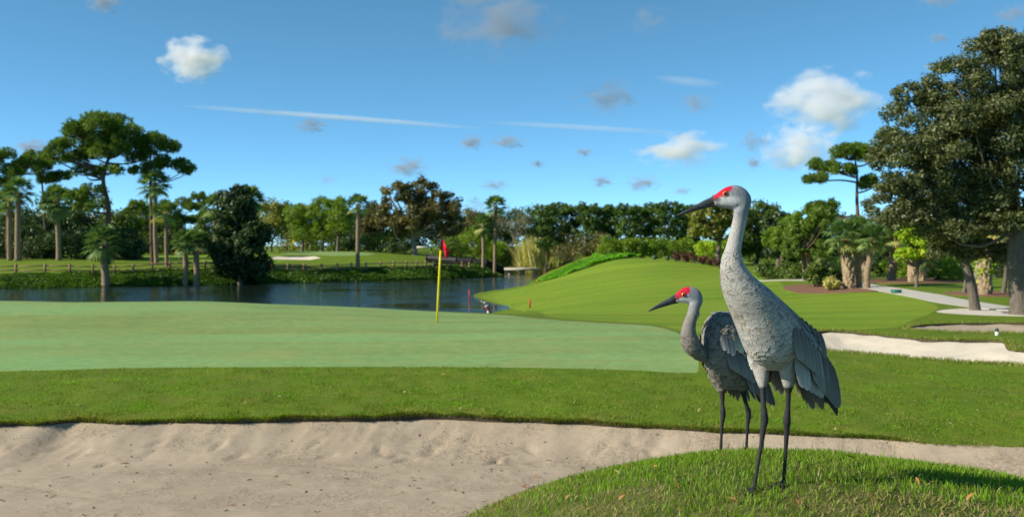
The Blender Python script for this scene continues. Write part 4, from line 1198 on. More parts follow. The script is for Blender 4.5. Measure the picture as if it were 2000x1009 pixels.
for px, D, rw, rh, mt, lab in rs_:
    shrub("bush", lab, px, D, rw, rh, mt, 0.2, 1500, 10, group="bushes along the right-hand path")

# ------------------------------------------------------------------ leafy ground cover
def cover(name, label, pts_xy, n, L, h, mat, seed, cat="ground cover"):
    g = np.random.default_rng(seed)
    P = pts_xy
    z = ground_rel(P[:, 0], P[:, 1]) + CAM_Z
    hh = h * (0.6 + 0.5 * vnoise(P[:, 0] * 0.9, P[:, 1] * 0.9)) * (0.25 + 0.75 * g.random(len(P)))
    p = np.stack([P[:, 0], P[:, 1], z + np.maximum(hh, 0.03)], -1)
    nn = unit(g.normal(size=p.shape) + np.array([0, 0, 0.7]))
    a = unit(np.cross(nn, g.normal(size=p.shape))); b = np.cross(nn, a)
    s = g.uniform(0.6, 1.3, len(p))[:, None]
    V, F, r = leaf_cards(p, a * L * .5 * s, b * L * .3 * s, np.clip(0.6 * g.random(len(p)) + 0.2 + 0.25 * vnoise(P[:, 0] * .5, P[:, 1] * .5), 0, 1))
    o = obj(name, new_mesh(name, V, F, M[mat], fattrs={"rnd": r}))
    tag(o, label, cat, kind="stuff")
def band(line, lo, hi, n, seed):
    """points in a strip to the left of a polyline"""
    g = np.random.default_rng(seed)
    line = np.asarray(line, float)
    seg = np.diff(line, axis=0); l = np.linalg.norm(seg, axis=1)
    k = g.choice(len(seg), n, p=l / l.sum())
    t = g.random(n)[:, None]
    nr = np.stack([-seg[:, 1], seg[:, 0]], -1) / l[:, None]
    return line[k] + seg[k] * t + nr[k] * g.uniform(lo, hi, n)[:, None]
shore = catmull([(-75, 97.5), W(0, 562), W(200, 559), W(400, 556), W(550, 552), W(700, 548.5), W(800, 546), W(930, 541.5), W(970, 539)], 4)
cover("shore_ground_cover", "dark leafy ground cover along the far pond bank", band(shore, -0.3, 3.4, 30000, 1), 0, 0.30, 0.55, "bank_cover", 1)
knoll = catmull(at_d([(1033, 113), (1060, 110), (1100, 108), (1150, 107), (1197, 106)]), 4)
cover("knoll_ground_cover", "bright green ground cover on the sloping knoll beside the tee", band(knoll, 0.1, 12.5, 26000, 2), 0, 0.26, 0.62, "ground_cover", 2)
# ================================================================== the two cranes
from mathutils.bvhtree import BVHTree

def plumage_mat():
    m, nt, out = mat_new("crane plumage")
    c = attr(nt, "pcol", "Color")
    v = coords(nt, "World", (260, 260, 55))
    f = noise(nt, 1.0, 4, 0.65, v)
    col = mix(nt, 1.0, c, ramp(nt, f, [(0.28, (0.55, 0.55, 0.56)), (0.72, (1.25, 1.25, 1.23))]), 'MULTIPLY')
    f2 = noise(nt, 160, 3, 0.7, coords(nt, "World"))
    s = nt.nodes.new("ShaderNodeMath"); s.operation = 'ADD'
    nt.links.new(f, s.inputs[0]); nt.links.new(f2, s.inputs[1])
    principled(nt, out, col, 0.75, bump(nt, s.outputs[0], 0.5, 0.004), 0.25)
    return m
def feather_mat():
    m, nt, out = mat_new("feather")
    c = attr(nt, "pcol", "Color")
    uv = nt.nodes.new("ShaderNodeUVMap").outputs[0]
    sp = nt.nodes.new("ShaderNodeSeparateXYZ"); nt.links.new(uv, sp.inputs[0])
    a = nt.nodes.new("ShaderNodeMath"); a.operation = 'SUBTRACT'; a.inputs[1].default_value = 0.5; nt.links.new(sp.outputs[0], a.inputs[0])
    b = nt.nodes.new("ShaderNodeMath"); b.operation = 'ABSOLUTE'; nt.links.new(a.outputs[0], b.inputs[0])
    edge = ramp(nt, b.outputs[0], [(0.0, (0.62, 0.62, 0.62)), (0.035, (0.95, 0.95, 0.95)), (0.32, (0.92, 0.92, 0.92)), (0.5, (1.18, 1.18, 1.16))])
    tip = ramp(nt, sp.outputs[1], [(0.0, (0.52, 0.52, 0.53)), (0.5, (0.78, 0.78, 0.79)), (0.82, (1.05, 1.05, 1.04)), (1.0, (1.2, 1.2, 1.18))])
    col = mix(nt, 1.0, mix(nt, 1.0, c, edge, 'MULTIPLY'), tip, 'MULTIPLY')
    # barbs
    mp = nt.nodes.new("ShaderNodeMapping"); mp.inputs["Scale"].default_value = (5, 60, 1); nt.links.new(uv, mp.inputs[0])
    n = noise(nt, 1.0, 3, 0.6, mp.outputs[0])
    principled(nt, out, col, 0.6, bump(nt, n, 0.4, 0.002), 0.3)
    return m
M["plumage"] = plumage_mat()
M["feather"] = feather_mat()
def bill_mat():
    m, nt, out = mat_new("bill horn")
    v = coords(nt, "World", (30, 30, 200))
    f = noise(nt, 1.0, 4, 0.6, v)
    col = ramp(nt, f, [(0.3, (0.012, 0.013, 0.014)), (0.7, (0.075, 0.08, 0.085))])
    principled(nt, out, col, 0.38, bump(nt, f, 0.4, 0.003), 0.5)
    return m
M["bill"] = bill_mat()
M["iris"] = plain("orange iris", (0.80, 0.15, 0.008), 0.15, 0.25, 300, 0.6, world=True)
M["pupil"] = plain("pupil", (0.004, 0.004, 0.004), 0.05, 0, 5, 0.8)

FV = np.array([0, .12, .38, .68, .9, 1.0])
FW = np.array([.40, .72, 1.0, 1.0, .80, .34])
def feather_geo(P, T, N, L, Wd, lift, curl=0.25, sag=0.0, rows=None):
    """many feathers at once. P base, T direction, N outward normal (n,3); L, Wd (n,)"""
    n = len(P)
    S = unit(np.cross(T, N))
    k = len(FV)
    v = FV[None, :, None]
    Lc, Wc = L[:, None, None], Wd[:, None, None]
    mid = P[:, None] + T[:, None] * v * Lc + N[:, None] * (lift[:, None, None] * v ** 1.3 + 0.03 * Wc)
    if sag:
        mid = mid + np.array([0, 0, -1.0]) * sag * v ** 2 * Lc
    w = FW[None, :, None] * Wc * 0.5
    lft = mid - S[:, None] * w - N[:, None] * curl * w
    rgt = mid + S[:, None] * w - N[:, None] * curl * w
    V = np.stack([lft, mid, rgt], 2).reshape(n, k * 3, 3)
    q = []
    for r in range(k - 1):
        for c in (0, 1):
            q.append([r * 3 + c, r * 3 + c + 1, r * 3 + 4 + c, r * 3 + 3 + c])
    q = np.array(q)
    F = (q[None] + (np.arange(n) * k * 3)[:, None, None]).reshape(-1, 4)
    uv = np.stack([np.tile([0, 0.5, 1.0], k), np.repeat(FV, 3)], -1)
    return V.reshape(-1, 3), F, np.tile(uv, (n, 1))

def crane(label, D0, px0, py0, yaw, stacks, head, legs, bill_u, bill_l, eye, colour_fn, wing, feather_fn, voxel, dshift, seed):
    s = D0 / F_PX
    g = np.random.default_rng(seed)
    hx, hy = -math.cos(yaw), -math.sin(yaw)           # heading on the plan
    lat = np.array([math.sin(yaw), -math.cos(yaw), 0])  # the bird's left
    root_p = px2w(px0, py0, D0); root_p[2] = gz(root_p[0], root_p[1])
    root = empty("sandhill_crane", root_p, 0, label, "crane")
    dep = lambda cx_: D0 + dshift + (cx_ - px0) * s * math.tan(yaw)
    mb = MB()
    ax = []
    for st in stacks:
        py, xl, xr, B = [np.array(c, float) for c in zip(*st)]
        yy = np.linspace(py[0], py[-1], len(py) * 4)
        xl, xr, B = np.interp(yy, py, xl), np.interp(yy, py, xr), np.interp(yy, py, B)
        sm = lambda a: np.convolve(np.pad(a, 2, mode='edge'), np.ones(5) / 5, 'valid')
        xl, xr, B = sm(xl) + 1.2, sm(xr) - 1.2, sm(B) * 0.96
        rings = []
        th = np.linspace(0, 2 * np.pi, 28, endpoint=False)
        for a, b, c, y_ in zip(xl, xr, B, yy):
            cxp, hw = (a + b) / 2, (b - a) / 2
            Bm = min(c, hw / max(math.sin(yaw), 0.2) * 0.9)
            Am = math.sqrt(max(hw ** 2 - (Bm * math.sin(yaw)) ** 2, 4)) / math.cos(yaw)
            ctr = px2w(cxp, y_, dep(cxp))
            ring = ctr + np.outer(np.cos(th) * Am * s, [hx, hy, 0]) + np.outer(np.sin(th) * Bm * s, lat)
            rings.append(ring)
        V = np.array(rings).reshape(-1, 3)
        n, m = len(rings), 28
        i = np.arange(n - 1)[:, None] * m; j = np.arange(m)[None]; j2 = (j + 1) % m
        F = [np.stack([i + j, i + m + j, i + m + j2, i + j2], -1).reshape(-1, 4), np.arange(m)[::-1][None] * 1, (np.arange(m) + (n - 1) * m)[None]]
        F[1] = F[1][:, ::-1]; F[2] = F[2][:, ::-1]
        mb.add(V, F)
    hp = np.array([px2w(a, b, dep(head[0][4]) if False else HEAD_D(D0, dshift, s, yaw, head, px0)) for a, b, *_ in head])
    hd = hp[0][1]
    mb.add(*tube(catmull(hp, 4), catmull(np.array([[c * s] for _, _, c, _ in head]), 4)[:, 0], 20, True, rad2=catmull(np.array([[d * s] for _, _, _, d in head]), 4)[:, 0]))
    for lg in legs:
        side = lg["side"]
        pts, rad = [], []
        for (a, b, r, dd) in lg["pts"]:
            p = px2w(a, b, D0 + dshift + dd)
            pts.append(p); rad.append(r * s * (0.76 if b > lg['pts'][3][1] else 1.0))
        # foot on the ground
        f = pts[-1].copy(); f[2] = gz(f[0], f[1]) + 0.006
        if pts[-1][2] < f[2] + 0.03: pts[-1] = f
        else: pts.append(f); rad.append(rad[-1])
        mb.add(*tube(np.array(pts), rad, 12, True))
        hv = np.array([hx, hy, 0])
        for ang, l in ((-0.5, .075), (0, .09), (0.5, .075), (3.0, .03)):
            d = np.array([hv[0] * math.cos(ang) - hv[1] * math.sin(ang), hv[0] * math.sin(ang) + hv[1] * math.cos(ang), 0])
            e = f + d * l; e[2] = gz(e[0], e[1]) - 0.012
            mb.add(*tube(np.array([f + [0, 0, .008], f + d * l * .5 + [0, 0, .002], e]), [.007, .006, .004], 8, True))
    me = mb.mesh("crane_body", M["plumage"], True)
    tmp = bpy.data.objects.new("crane_tmp", me); COL.objects.link(tmp)
    md = tmp.modifiers.new("r", 'REMESH'); md.mode = 'VOXEL'; md.voxel_size = voxel; md.use_smooth_shade = True
    ms = tmp.modifiers.new("s", 'SMOOTH'); ms.iterations = 3; ms.factor = 0.5
    dg = bpy.context.evaluated_depsgraph_get()
    me2 = bpy.data.meshes.new_from_object(tmp.evaluated_get(dg))
    bpy.data.objects.remove(tmp)
    nv = len(me2.vertices)
    co = np.empty(nv * 3, np.float32); me2.vertices.foreach_get("co", co); co = co.reshape(-1, 3).astype(float)
    no = np.empty(nv * 3, np.float32); me2.vertex_normals.foreach_get("vector", no); no = no.reshape(-1, 3).astype(float)
    vpx = 1000 + co[:, 0] / co[:, 1] * F_PX
    vpy = HORIZON + (CAM_Z - co[:, 2]) / co[:, 1] * F_PX
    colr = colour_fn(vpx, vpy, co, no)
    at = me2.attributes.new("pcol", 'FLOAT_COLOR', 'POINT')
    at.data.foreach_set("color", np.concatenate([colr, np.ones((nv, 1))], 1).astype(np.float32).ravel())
    me2.polygons.foreach_set("use_smooth", np.ones(len(me2.polygons), bool))
    me2.materials.clear(); me2.materials.append(M["plumage"])
    bvh = BVHTree.FromPolygons([Vector(c) for c in co], [tuple(p.vertices) for p in me2.polygons])
    me2.transform(__import__("mathutils").Matrix.Translation(Vector(-root_p)))
    me2.name = "crane_body"
    obj("body", me2, root)
    # ---- contour feathers: dart throwing over the body surface
    pr = feather_fn(vpx, vpy, co, no)                 # spacing in metres, 0 = none
    ok = np.where(pr > 0)[0]
    order = g.permutation(ok)
    cell = 0.034
    grid = {}
    keep = []
    for i in order:
        p = co[i]; r = pr[i]
        kx, ky, kz = int(p[0] // cell), int(p[1] // cell), int(p[2] // cell)
        good = True
        for a in (-1, 0, 1):
            for b in (-1, 0, 1):
                for c in (-1, 0, 1):
                    for q in grid.get((kx + a, ky + b, kz + c), ()):
                        if (co[q][0] - p[0]) ** 2 + (co[q][1] - p[1]) ** 2 + (co[q][2] - p[2]) ** 2 < r * r:
                            good = False; break
                    if not good: break
                if not good: break
            if not good: break
        if good:
            grid.setdefault((kx, ky, kz), []).append(i); keep.append(i)
    keep = np.array(keep)
    P, N, sp = co[keep], no[keep], pr[keep]
    flow = np.array([-hx, -hy, 0]) * 0.55 + np.array([0, 0, -1.0])
    T = unit(flow + g.normal(0, 0.05, (len(keep), 3)))
    T = unit(T - N * (T * N).sum(1, keepdims=True))
    L = sp * g.uniform(2.3, 3.0, len(keep)); Wd = sp * g.uniform(1.5, 1.9, len(keep))
    fc = colr[keep] * g.normal(1.0, 0.05, (len(keep), 1)).clip(0.85, 1.15)
    tan = g.random(len(keep)) < 0.05
    fc[tan] *= np.array([1.08, 0.93, 0.75])
    drk = g.random(len(keep)) < 0.12
    fc[drk] *= np.array([0.66, 0.63, 0.60])
    V, F, uv = feather_geo(P + N * 0.0005 - root_p, T, N, L, Wd, sp * 0.06, 0.03)
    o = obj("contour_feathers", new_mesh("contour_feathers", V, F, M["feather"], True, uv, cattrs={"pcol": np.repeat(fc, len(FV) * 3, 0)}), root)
    o["kind"] = "stuff"
    # ---- long wing and tail feathers, one object each, mirrored to the far side
    camp = Vector((0, 0, CAM_Z))
    mid_i = (np.abs(vpy - np.mean([w[1] for w in wing])) < 25)
    centre = co[mid_i].mean(0)
    for (a, b, c, d, wpx, colw, out_, dt, nm) in wing:
        dirv = Vector(px2w(a, b, 1.0) - np.array([0, 0, CAM_Z])).normalized()
        hit = bvh.ray_cast(camp, dirv)
        Db = hit[0][1] if hit[0] is not None else dep(a)
        P0 = px2w(a, b, Db - out_)
        P1 = px2w(c, d, Db - out_ + dt)
        Lw = np.linalg.norm(P1 - P0)
        t = (P1 - P0) / Lw
        nn = hit[1] if hit[0] is not None else Vector((0, -1, 0))
        nn = np.array(nn) + np.array([0.15, -0.6, 0]); nn = nn - t * (nn @ t); nn /= np.linalg.norm(nn)
        cc = np.array(colw) * g.normal(1, 0.1)
        for mir in (0, 1):
            p0, tt, n2 = P0.copy(), t.copy(), nn.copy()
            if mir:
                p0 = p0 - 2 * ((p0 - centre) @ lat) * lat; tt = tt - 2 * (tt @ lat) * lat; n2 = n2 - 2 * (n2 @ lat) * lat
            V, F, uv = feather_geo((p0 - root_p)[None], tt[None], n2[None], np.array([Lw]), np.array([wpx * s]), np.array([0.004]), 0.3, 0.0)
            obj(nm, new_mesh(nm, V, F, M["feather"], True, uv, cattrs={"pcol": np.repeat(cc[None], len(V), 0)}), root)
    # ---- bill
    for nm, seq in (("upper_mandible", bill_u), ("lower_mandible", bill_l)):
        P = catmull(np.array([px2w(a, b, hd) - root_p for a, b, r in seq]), 5)
        rr = catmull(np.array([[r * s] for a, b, r in seq]), 5)[:, 0]
        V, F = tube(P, np.maximum(rr, 0.0004), 14, True, rad2=np.maximum(rr * 0.62, 0.0004))
        obj(nm, new_mesh(nm, V, F, M["bill"], True), root)
    # ---- eyes (both sides of the head)
    ex, ey, er = eye
    dirv = Vector(px2w(ex, ey, 1.0) - np.array([0, 0, CAM_Z])).normalized()
    hit = bvh.ray_cast(camp, dirv)
    De = hit[0][1] if hit[0] is not None else hd - 0.02
    for sgn in (1, -1):
        c0 = px2w(ex, ey, De) - root_p
        if sgn < 0: c0[1] = 2 * (hd - root_p[1]) - c0[1]
        bm = bmesh.new(); bmesh.ops.create_uvsphere(bm, u_segments=20, v_segments=12, radius=er * s)
        m_ = bpy.data.meshes.new("eye"); bm.to_mesh(m_); bm.free(); m_.materials.append(M["iris"])
        m_.polygons.foreach_set("use_smooth", np.ones(len(m_.polygons), bool))
        e = obj("eye", m_, root, c0 + np.array([0, sgn * er * s * 0.45, 0]))
        bm = bmesh.new(); bmesh.ops.create_uvsphere(bm, u_segments=16, v_segments=10, radius=er * s * 0.56)
        m_ = bpy.data.meshes.new("pupil"); bm.to_mesh(m_); bm.free(); m_.materials.append(M["pupil"])
        obj("pupil", m_, e, (-er * s * 0.12, -sgn * er * s * 0.62, er * s * 0.05))
    return root
def HEAD_D(D0, dshift, s, yaw, head, px0):
    return D0 + dshift + (head[-1][0] - px0) * s * math.tan(yaw)

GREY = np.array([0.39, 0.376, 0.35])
def crane_colours(red_line, red_x, cheek, nape_y, thigh_y, leg_y, brown, wing_x, lores, eye_c, tone=1.0):
    (x1, y1), (x2, y2) = red_line
    def f(px, py, co, no):
        n = len(px)
        c = np.repeat(GREY[None], n, 0)
        # back and wings darker and browner than the breast, partly as painted-in shade
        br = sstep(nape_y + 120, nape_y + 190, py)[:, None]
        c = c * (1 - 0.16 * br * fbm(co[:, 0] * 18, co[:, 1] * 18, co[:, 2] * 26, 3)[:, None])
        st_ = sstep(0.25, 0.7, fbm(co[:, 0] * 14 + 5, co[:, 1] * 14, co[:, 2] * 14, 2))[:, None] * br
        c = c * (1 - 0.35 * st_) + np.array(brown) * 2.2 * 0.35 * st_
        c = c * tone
        up = np.clip(no[:, 2], 0, 1)[:, None] * br  # upward-facing back darkened, its shade put into the colour
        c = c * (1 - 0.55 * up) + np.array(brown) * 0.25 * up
        wg = sstep(wing_x, wing_x + 45, px)[:, None] * br  # darker wing coverts, plus painted shade on the side beyond the terminator
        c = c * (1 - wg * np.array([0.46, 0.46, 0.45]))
        head = py < nape_y
        ln = y1 + (px - x1) * (y2 - y1) / (x2 - x1)
        # crown and nape slate, cheek whitish
        hd = sstep(nape_y + 25, nape_y - 12, py)[:, None]
        c = c * (1 - hd) + np.array([0.24, 0.255, 0.275]) * hd
        ch = np.exp(-(((px - cheek[0]) / cheek[2]) ** 2 + ((py - cheek[1]) / cheek[3]) ** 2) ** 2)[:, None]
        c = c * (1 - ch) + np.array([0.72, 0.71, 0.68]) * ch
        red = sstep(2.0, -2.0, py - ln - 1.5 * vnoise(px * 0.5, py * 0.5)) * sstep(red_x + 1.5, red_x - 1.5, px + 1.5 * vnoise(px * .4, py * .4)) * (py < nape_y)
        rc = np.array([0.66, 0.010, 0.045]) * (0.9 + 0.35 * vnoise(px * 1.3, py * 1.3))[:, None]
        c = c * (1 - red[:, None]) + rc * red[:, None]
        lore = np.exp(-(((px - lores[0]) / lores[2]) ** 2 + ((py - lores[1]) / lores[3]) ** 2) ** 2)[:, None] * 0.75
        c = c * (1 - lore) + np.array([0.05, 0.03, 0.035]) * lore
        ring = np.exp(-(((px - eye_c[0]) ** 2 + (py - eye_c[1]) ** 2) / eye_c[2] ** 2) ** 2)[:, None] * 0.8
        c = c * (1 - ring) + np.array([0.03, 0.02, 0.03]) * ring
        leg = sstep(leg_y - 5, leg_y + 2, py)[:, None]
        c = c * (1 - leg) + np.array([0.028, 0.028, 0.029]) * leg
        return np.clip(c, 0.004, 1)
    return f

# ---- the tall crane in front
st1 = [[(400, 1440, 1463, 12), (408, 1431, 1464, 13), (420, 1431, 1462.5, 13), (435, 1428.5, 1459, 13), (450, 1425, 1455, 13), (465, 1421.5, 1452, 14), (480, 1417.5, 1449, 15), (500, 1411, 1446, 18), (520, 1407.5, 1455, 24), (540, 1408, 1469, 34), (560, 1410, 1497, 45), (580, 1415, 1519, 52), (600, 1422, 1543, 56),
        (620, 1428, 1566, 59), (640, 1434, 1586, 61), (660, 1440, 1604, 62), (678, 1446, 1612, 58), (695, 1459, 1608, 48), (708, 1474, 1598, 37), (719, 1494, 1586, 20)]]
hd1 = [(1393, 394.5, 9, 7), (1402, 391.5, 13.5, 9), (1413, 389, 18.5, 11.5), (1425, 386.5, 22.5, 13.5), (1438, 387, 24.5, 14.5), (1448, 393, 20, 14), (1450, 405, 15, 13)]
lg1 = [dict(side=-1, pts=[(1484, 660, 28, .10), (1485, 695, 23, .09), (1487, 722, 17, .07), (1489.5, 744, 11.5, .05), (1490.5, 760, 7.5, .04), (1492, 790, 7, .02), (1494, 810, 9.5, .01), (1494.5, 822, 10.5, .01), (1492, 836, 8, .005), (1488, 870, 6, -.005), (1481, 910, 5.2, -.02), (1474, 944, 5.6, -.03)]),
       dict(side=1, pts=[(1538, 660, 30, .0), (1540, 700, 24, .0), (1541, 728, 18, .005), (1541, 750, 12, .01), (1541, 768, 6.8, .01), (1540, 795, 6.6, .01), (1538.5, 813, 9.5, .01), (1538, 824, 10.5, .01), (1538, 838, 7.5, .012), (1536.5, 870, 5.8, .015), (1534.5, 905, 5, .02), (1532, 939, 5.4, .02)])]
w1 = []
for k in range(5): w1.append((1560 + 9 * k, 684 + 4 * k, 1570 + 9 * k, 756 + 5 * k, 22, (0.33, 0.325, 0.31), .004, .02, "undertail_feather"))
for k in range(5): w1.append((1562 + 11 * k, 730, 1580 + 9 * k, 784 + (k * 13) % 25, 17, (0.15, 0.12, 0.10), .0, .05, "tail_feather"))
for k in range(6): w1.append((1612 + 4 * k, 722 + 3 * k, 1617 + 3.6 * k, 786 + 5 * k, 9, (0.04, 0.038, 0.038), .008, .02, "primary_feather"))
for k in range(9): w1.append((1584 + 5 * k, 650 + 8 * k, 1596 + 5.2 * k, 748 + 6 * k, 23, (0.165, 0.155, 0.142), .014, .012, "wing_feather"))
for k in range(7): w1.append((1556 + 8 * k, 640 + 6 * k, 1566 + 8 * k, 704 + 7 * k, 21, (0.20, 0.188, 0.17), .016, .01, "covert_feather"))
for k in range(7): w1.append((1545 + 9 * k, 606 + 7 * k, 1556 + 9 * k, 650 + 8 * k, 19, (0.23, 0.215, 0.195), .010, .008, "covert_feather"))
for k in range(6): w1.append((1606 + 4 * k, 672 + 10 * k, 1621 + 4 * k, 722 + 10 * k, 4, (0.27, 0.265, 0.25), .012, .04, "plume"))
for k in range(3): w1.append((1515 + 9 * k, 720, 1516 + 11 * k, 762 + 7 * (k % 2), 16, (0.24, 0.21, 0.20), -.12, .03, "tail_feather"))
def ff1(px, py, co, no):
    sp = np.interp(py, [488, 540, 600, 660, 735], [0.0050, 0.0078, 0.0108, 0.0120, 0.0120])
    wing = sstep(1520, 1580, px)
    sp = sp * (1 + 0.75 * wing)
    thigh = (py > 706) & (px < 1556) | (py > 722)
    return np.where((py > 490) & ~thigh, sp, 0)
crane("taller grey crane standing in front with its neck stretched up", 3.8, 1500, 940, R(40), st1, hd1, lg1,
      [(1400, 390, 9.5), (1388, 394, 7.4), (1368, 402, 5.5), (1348, 410, 3.9), (1332, 416.5, 2.5), (1321, 421, 0.5)], [(1400, 398, 7), (1388, 399.5, 4.8), (1368, 405.5, 3.6), (1348, 412, 2.6), (1332, 418, 1.5), (1323, 421, 0.4)],
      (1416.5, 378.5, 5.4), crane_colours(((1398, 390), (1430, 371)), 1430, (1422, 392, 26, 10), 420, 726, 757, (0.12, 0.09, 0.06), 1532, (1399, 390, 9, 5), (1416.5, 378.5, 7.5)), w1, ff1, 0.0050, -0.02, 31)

# ---- the smaller crane behind
st2 = [[(585, 1349, 1371, 11), (592, 1345, 1371, 11.5), (600, 1344.5, 1369, 11.5), (610, 1342, 1366.5, 11.5), (622, 1337, 1363, 12), (635, 1332, 1360, 13), (648, 1329, 1360, 15), (660, 1328.5, 1364, 18), (672, 1330.5, 1372, 20), (684, 1336, 1380, 20), (694, 1346, 1384, 17), (700, 1358, 1382, 10)],
       [(609, 1394, 1432, 14), (616, 1381, 1466, 26), (628, 1371, 1492, 36), (642, 1364, 1508, 42), (660, 1362, 1520, 45), (680, 1361, 1528, 45), (700, 1363, 1532, 43), (716, 1371, 1530, 39), (731, 1380, 1524, 33), (746, 1393, 1508, 26), (757, 1406, 1490, 15)]]
hd2 = [(1319, 585, 6.5, 5), (1326, 581.5, 10.5, 7), (1335, 578, 14.5, 9), (1345, 576, 16.5, 10.5), (1355, 579, 16.5, 11), (1360, 586, 13, 11), (1359, 595, 11, 11)]
lg2 = [dict(side=-1, pts=[(1404, 722, 22, .06), (1406, 742, 16, .05), (1409, 757, 9, .04), (1411, 768, 5.6, .03), (1412, 790, 5.2, .02), (1413, 803, 7.4, .01), (1413, 812, 7.6, .01), (1411.5, 826, 5.2, .0), (1410, 850, 4.4, .0), (1409, 882, 4.4, .0)]),
       dict(side=1, pts=[(1440, 716, 26, -.03), (1446, 738, 19, -.03), (1451, 756, 10, -.02), (1453, 768, 5.8, -.02), (1458, 788, 5.4, -.01), (1462.5, 803, 7.6, .0), (1463, 813, 7.8, .0), (1461.5, 828, 5.2, .0), (1460, 850, 4.4, .0), (1459, 882, 4.4, .0)])]
w2 = []
for k in range(6): w2.append((1412 + 8 * k, 655 + 3 * (k % 3), 1417 + 8 * k, 684 + 5 * (k % 3), 15, (0.46, 0.40, 0.30) if k in (3, 4) else (0.34, 0.325, 0.30), .012, .0, "covert_feather"))
for k in range(6): w2.append((1424 + 7 * k, 682 + 4 * k, 1434 + 8 * k, 722 + 5 * k, 15, (0.22, 0.205, 0.19), .010, .01, "wing_feather"))
for k in range(6): w2.append((1452 + 7 * k, 700 + 6 * k, 1472 + 7 * k, 765 + 5 * k, 13, (0.13, 0.115, 0.11), .006, .03, "wing_feather"))
for k in range(4): w2.append((1470 + 8 * k, 735, 1486 + 9 * k, 785 + 6 * (k % 2), 12, (0.075, 0.06, 0.055), .0, .05, "tail_feather"))
for k in range(3): w2.append((1420 + 8 * k, 742, 1428 + 8 * k, 768 + 4 * k, 12, (0.17, 0.14, 0.14), -.16, .05, "tail_feather"))
def ff2(px, py, co, no):
    body = (py > 606) & (px > 1364)
    sp = np.where(body, np.interp(py, [606, 640, 757], [0.0110, 0.0128, 0.0135]), 0.0075)
    return np.where(((py > 655) | body) & (py < 752), sp, 0)
crane("smaller grey crane behind with its neck curved back", 5.0, 1430, 880, R(38), st2, hd2, lg2,
      [(1324, 580, 7.2), (1314, 584.5, 6.4), (1300, 591, 5), (1285, 598, 3.6), (1274, 603.5, 2.2), (1265.5, 608, 0.4)], [(1324, 586.5, 5), (1314, 589.5, 4.3), (1300, 594.5, 3.2), (1285, 600, 2.2), (1274, 604.8, 1.3), (1267, 608, 0.3)],
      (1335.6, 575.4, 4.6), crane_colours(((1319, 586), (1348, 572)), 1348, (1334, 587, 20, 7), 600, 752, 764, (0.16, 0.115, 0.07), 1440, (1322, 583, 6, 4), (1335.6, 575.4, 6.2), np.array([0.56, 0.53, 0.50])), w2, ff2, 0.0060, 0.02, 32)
# ================================================================== grass blades near the camera
M["blade"] = leaf_mat("grass blades", L3((0.0, (0.42, 0.34, 0.15)), (0.22, (0.34, 0.28, 0.10)), (0.34, (0.20, 0.24, 0.03)), (0.6, (0.14, 0.26, 0.016)), (1.0, (0.22, 0.40, 0.022))), 0.32, 0.012, 0.5)
def blades(P, H, Wd, lean, az, rnd, bend=0.5):
    """five-point curved blades"""
    n = len(P)
    d = np.stack([np.cos(az), np.sin(az), np.zeros(n)], -1)
    a2 = az + np.pi / 2 + np.random.default_rng(1).normal(0, 0.9, n)
    sd = np.stack([np.cos(a2), np.sin(a2), np.zeros(n)], -1) * (Wd * 0.5)[:, None]
    up = np.array([0, 0, 1.0])
    mid = P + up * (H * 0.55)[:, None] + d * (H * lean * 0.35)[:, None]
    tip = P + up * (H * (1 - 0.4 * lean * bend))[:, None] + d * (H * lean)[:, None]
    V = np.stack([P - sd, P + sd, mid + sd * 0.85, mid - sd * 0.85, tip], 1).reshape(-1, 3)
    i = np.arange(n)[:, None] * 5
    return V, [i + np.array([[0, 1, 2, 3]]), i + np.array([[3, 2, 4]])], np.repeat(rnd, 5)
def grass_obj(name, label, XY, zrel, H, Wd, lean, az, rnd):
    P = np.concatenate([XY, (zrel + CAM_Z - 0.004)[:, None]], 1)
    V, F, r = blades(P, H, Wd, lean, az, rnd)
    o = obj(name, new_mesh(name, V, F, M["blade"], fattrs={"rnd": r}))
    return tag(o, label, "grass", kind="stuff")
g = np.random.default_rng(77)
# mound
n = 105000
X = g.uniform(-1.4, 4.2, n); Y = 2.7 + 4.3 * g.random(n) ** 1.25
zm = mound_rel(X, Y)
keep = zm > front_sand_rel(X, Y) + 0.012
X, Y, zm = X[keep], Y[keep], zm[keep]
n = len(X)
dry = sstep(0.05, 0.5, fbm(X * 2.3, Y * 2.3, 0, 3) + 0.55 * sstep(4.35, 3.6, Y) - 0.28) + 0.0
dry = np.clip(dry + 0.65 * sstep(0.42, 0.0, X), 0, 1)
isdry = g.random(n) < 0.06 + 0.62 * dry
H = g.uniform(0.020, 0.045, n) * (1 - 0.15 * sstep(4.4, 5.2, Y)) * (1 - 0.25 * dry)
tall = g.random(n) < 0.010
H[tall] *= g.uniform(1.6, 2.6, tall.sum())
lean = np.where(isdry, g.uniform(0.5, 1.6, n), g.uniform(0.1, 0.8, n))
rnd = np.where(isdry, g.uniform(0.0, 0.3, n), np.clip(g.uniform(0.36, 1.0, n) + 0.2 * vnoise(X * 3, Y * 3), 0.36, 1))
grass_obj("mound_turf", "green and straw coloured grass blades covering the near mound", np.stack([X, Y], -1), zm, H, g.uniform(0.0028, 0.0052, n), lean, g.uniform(0, 6.28, n), rnd)
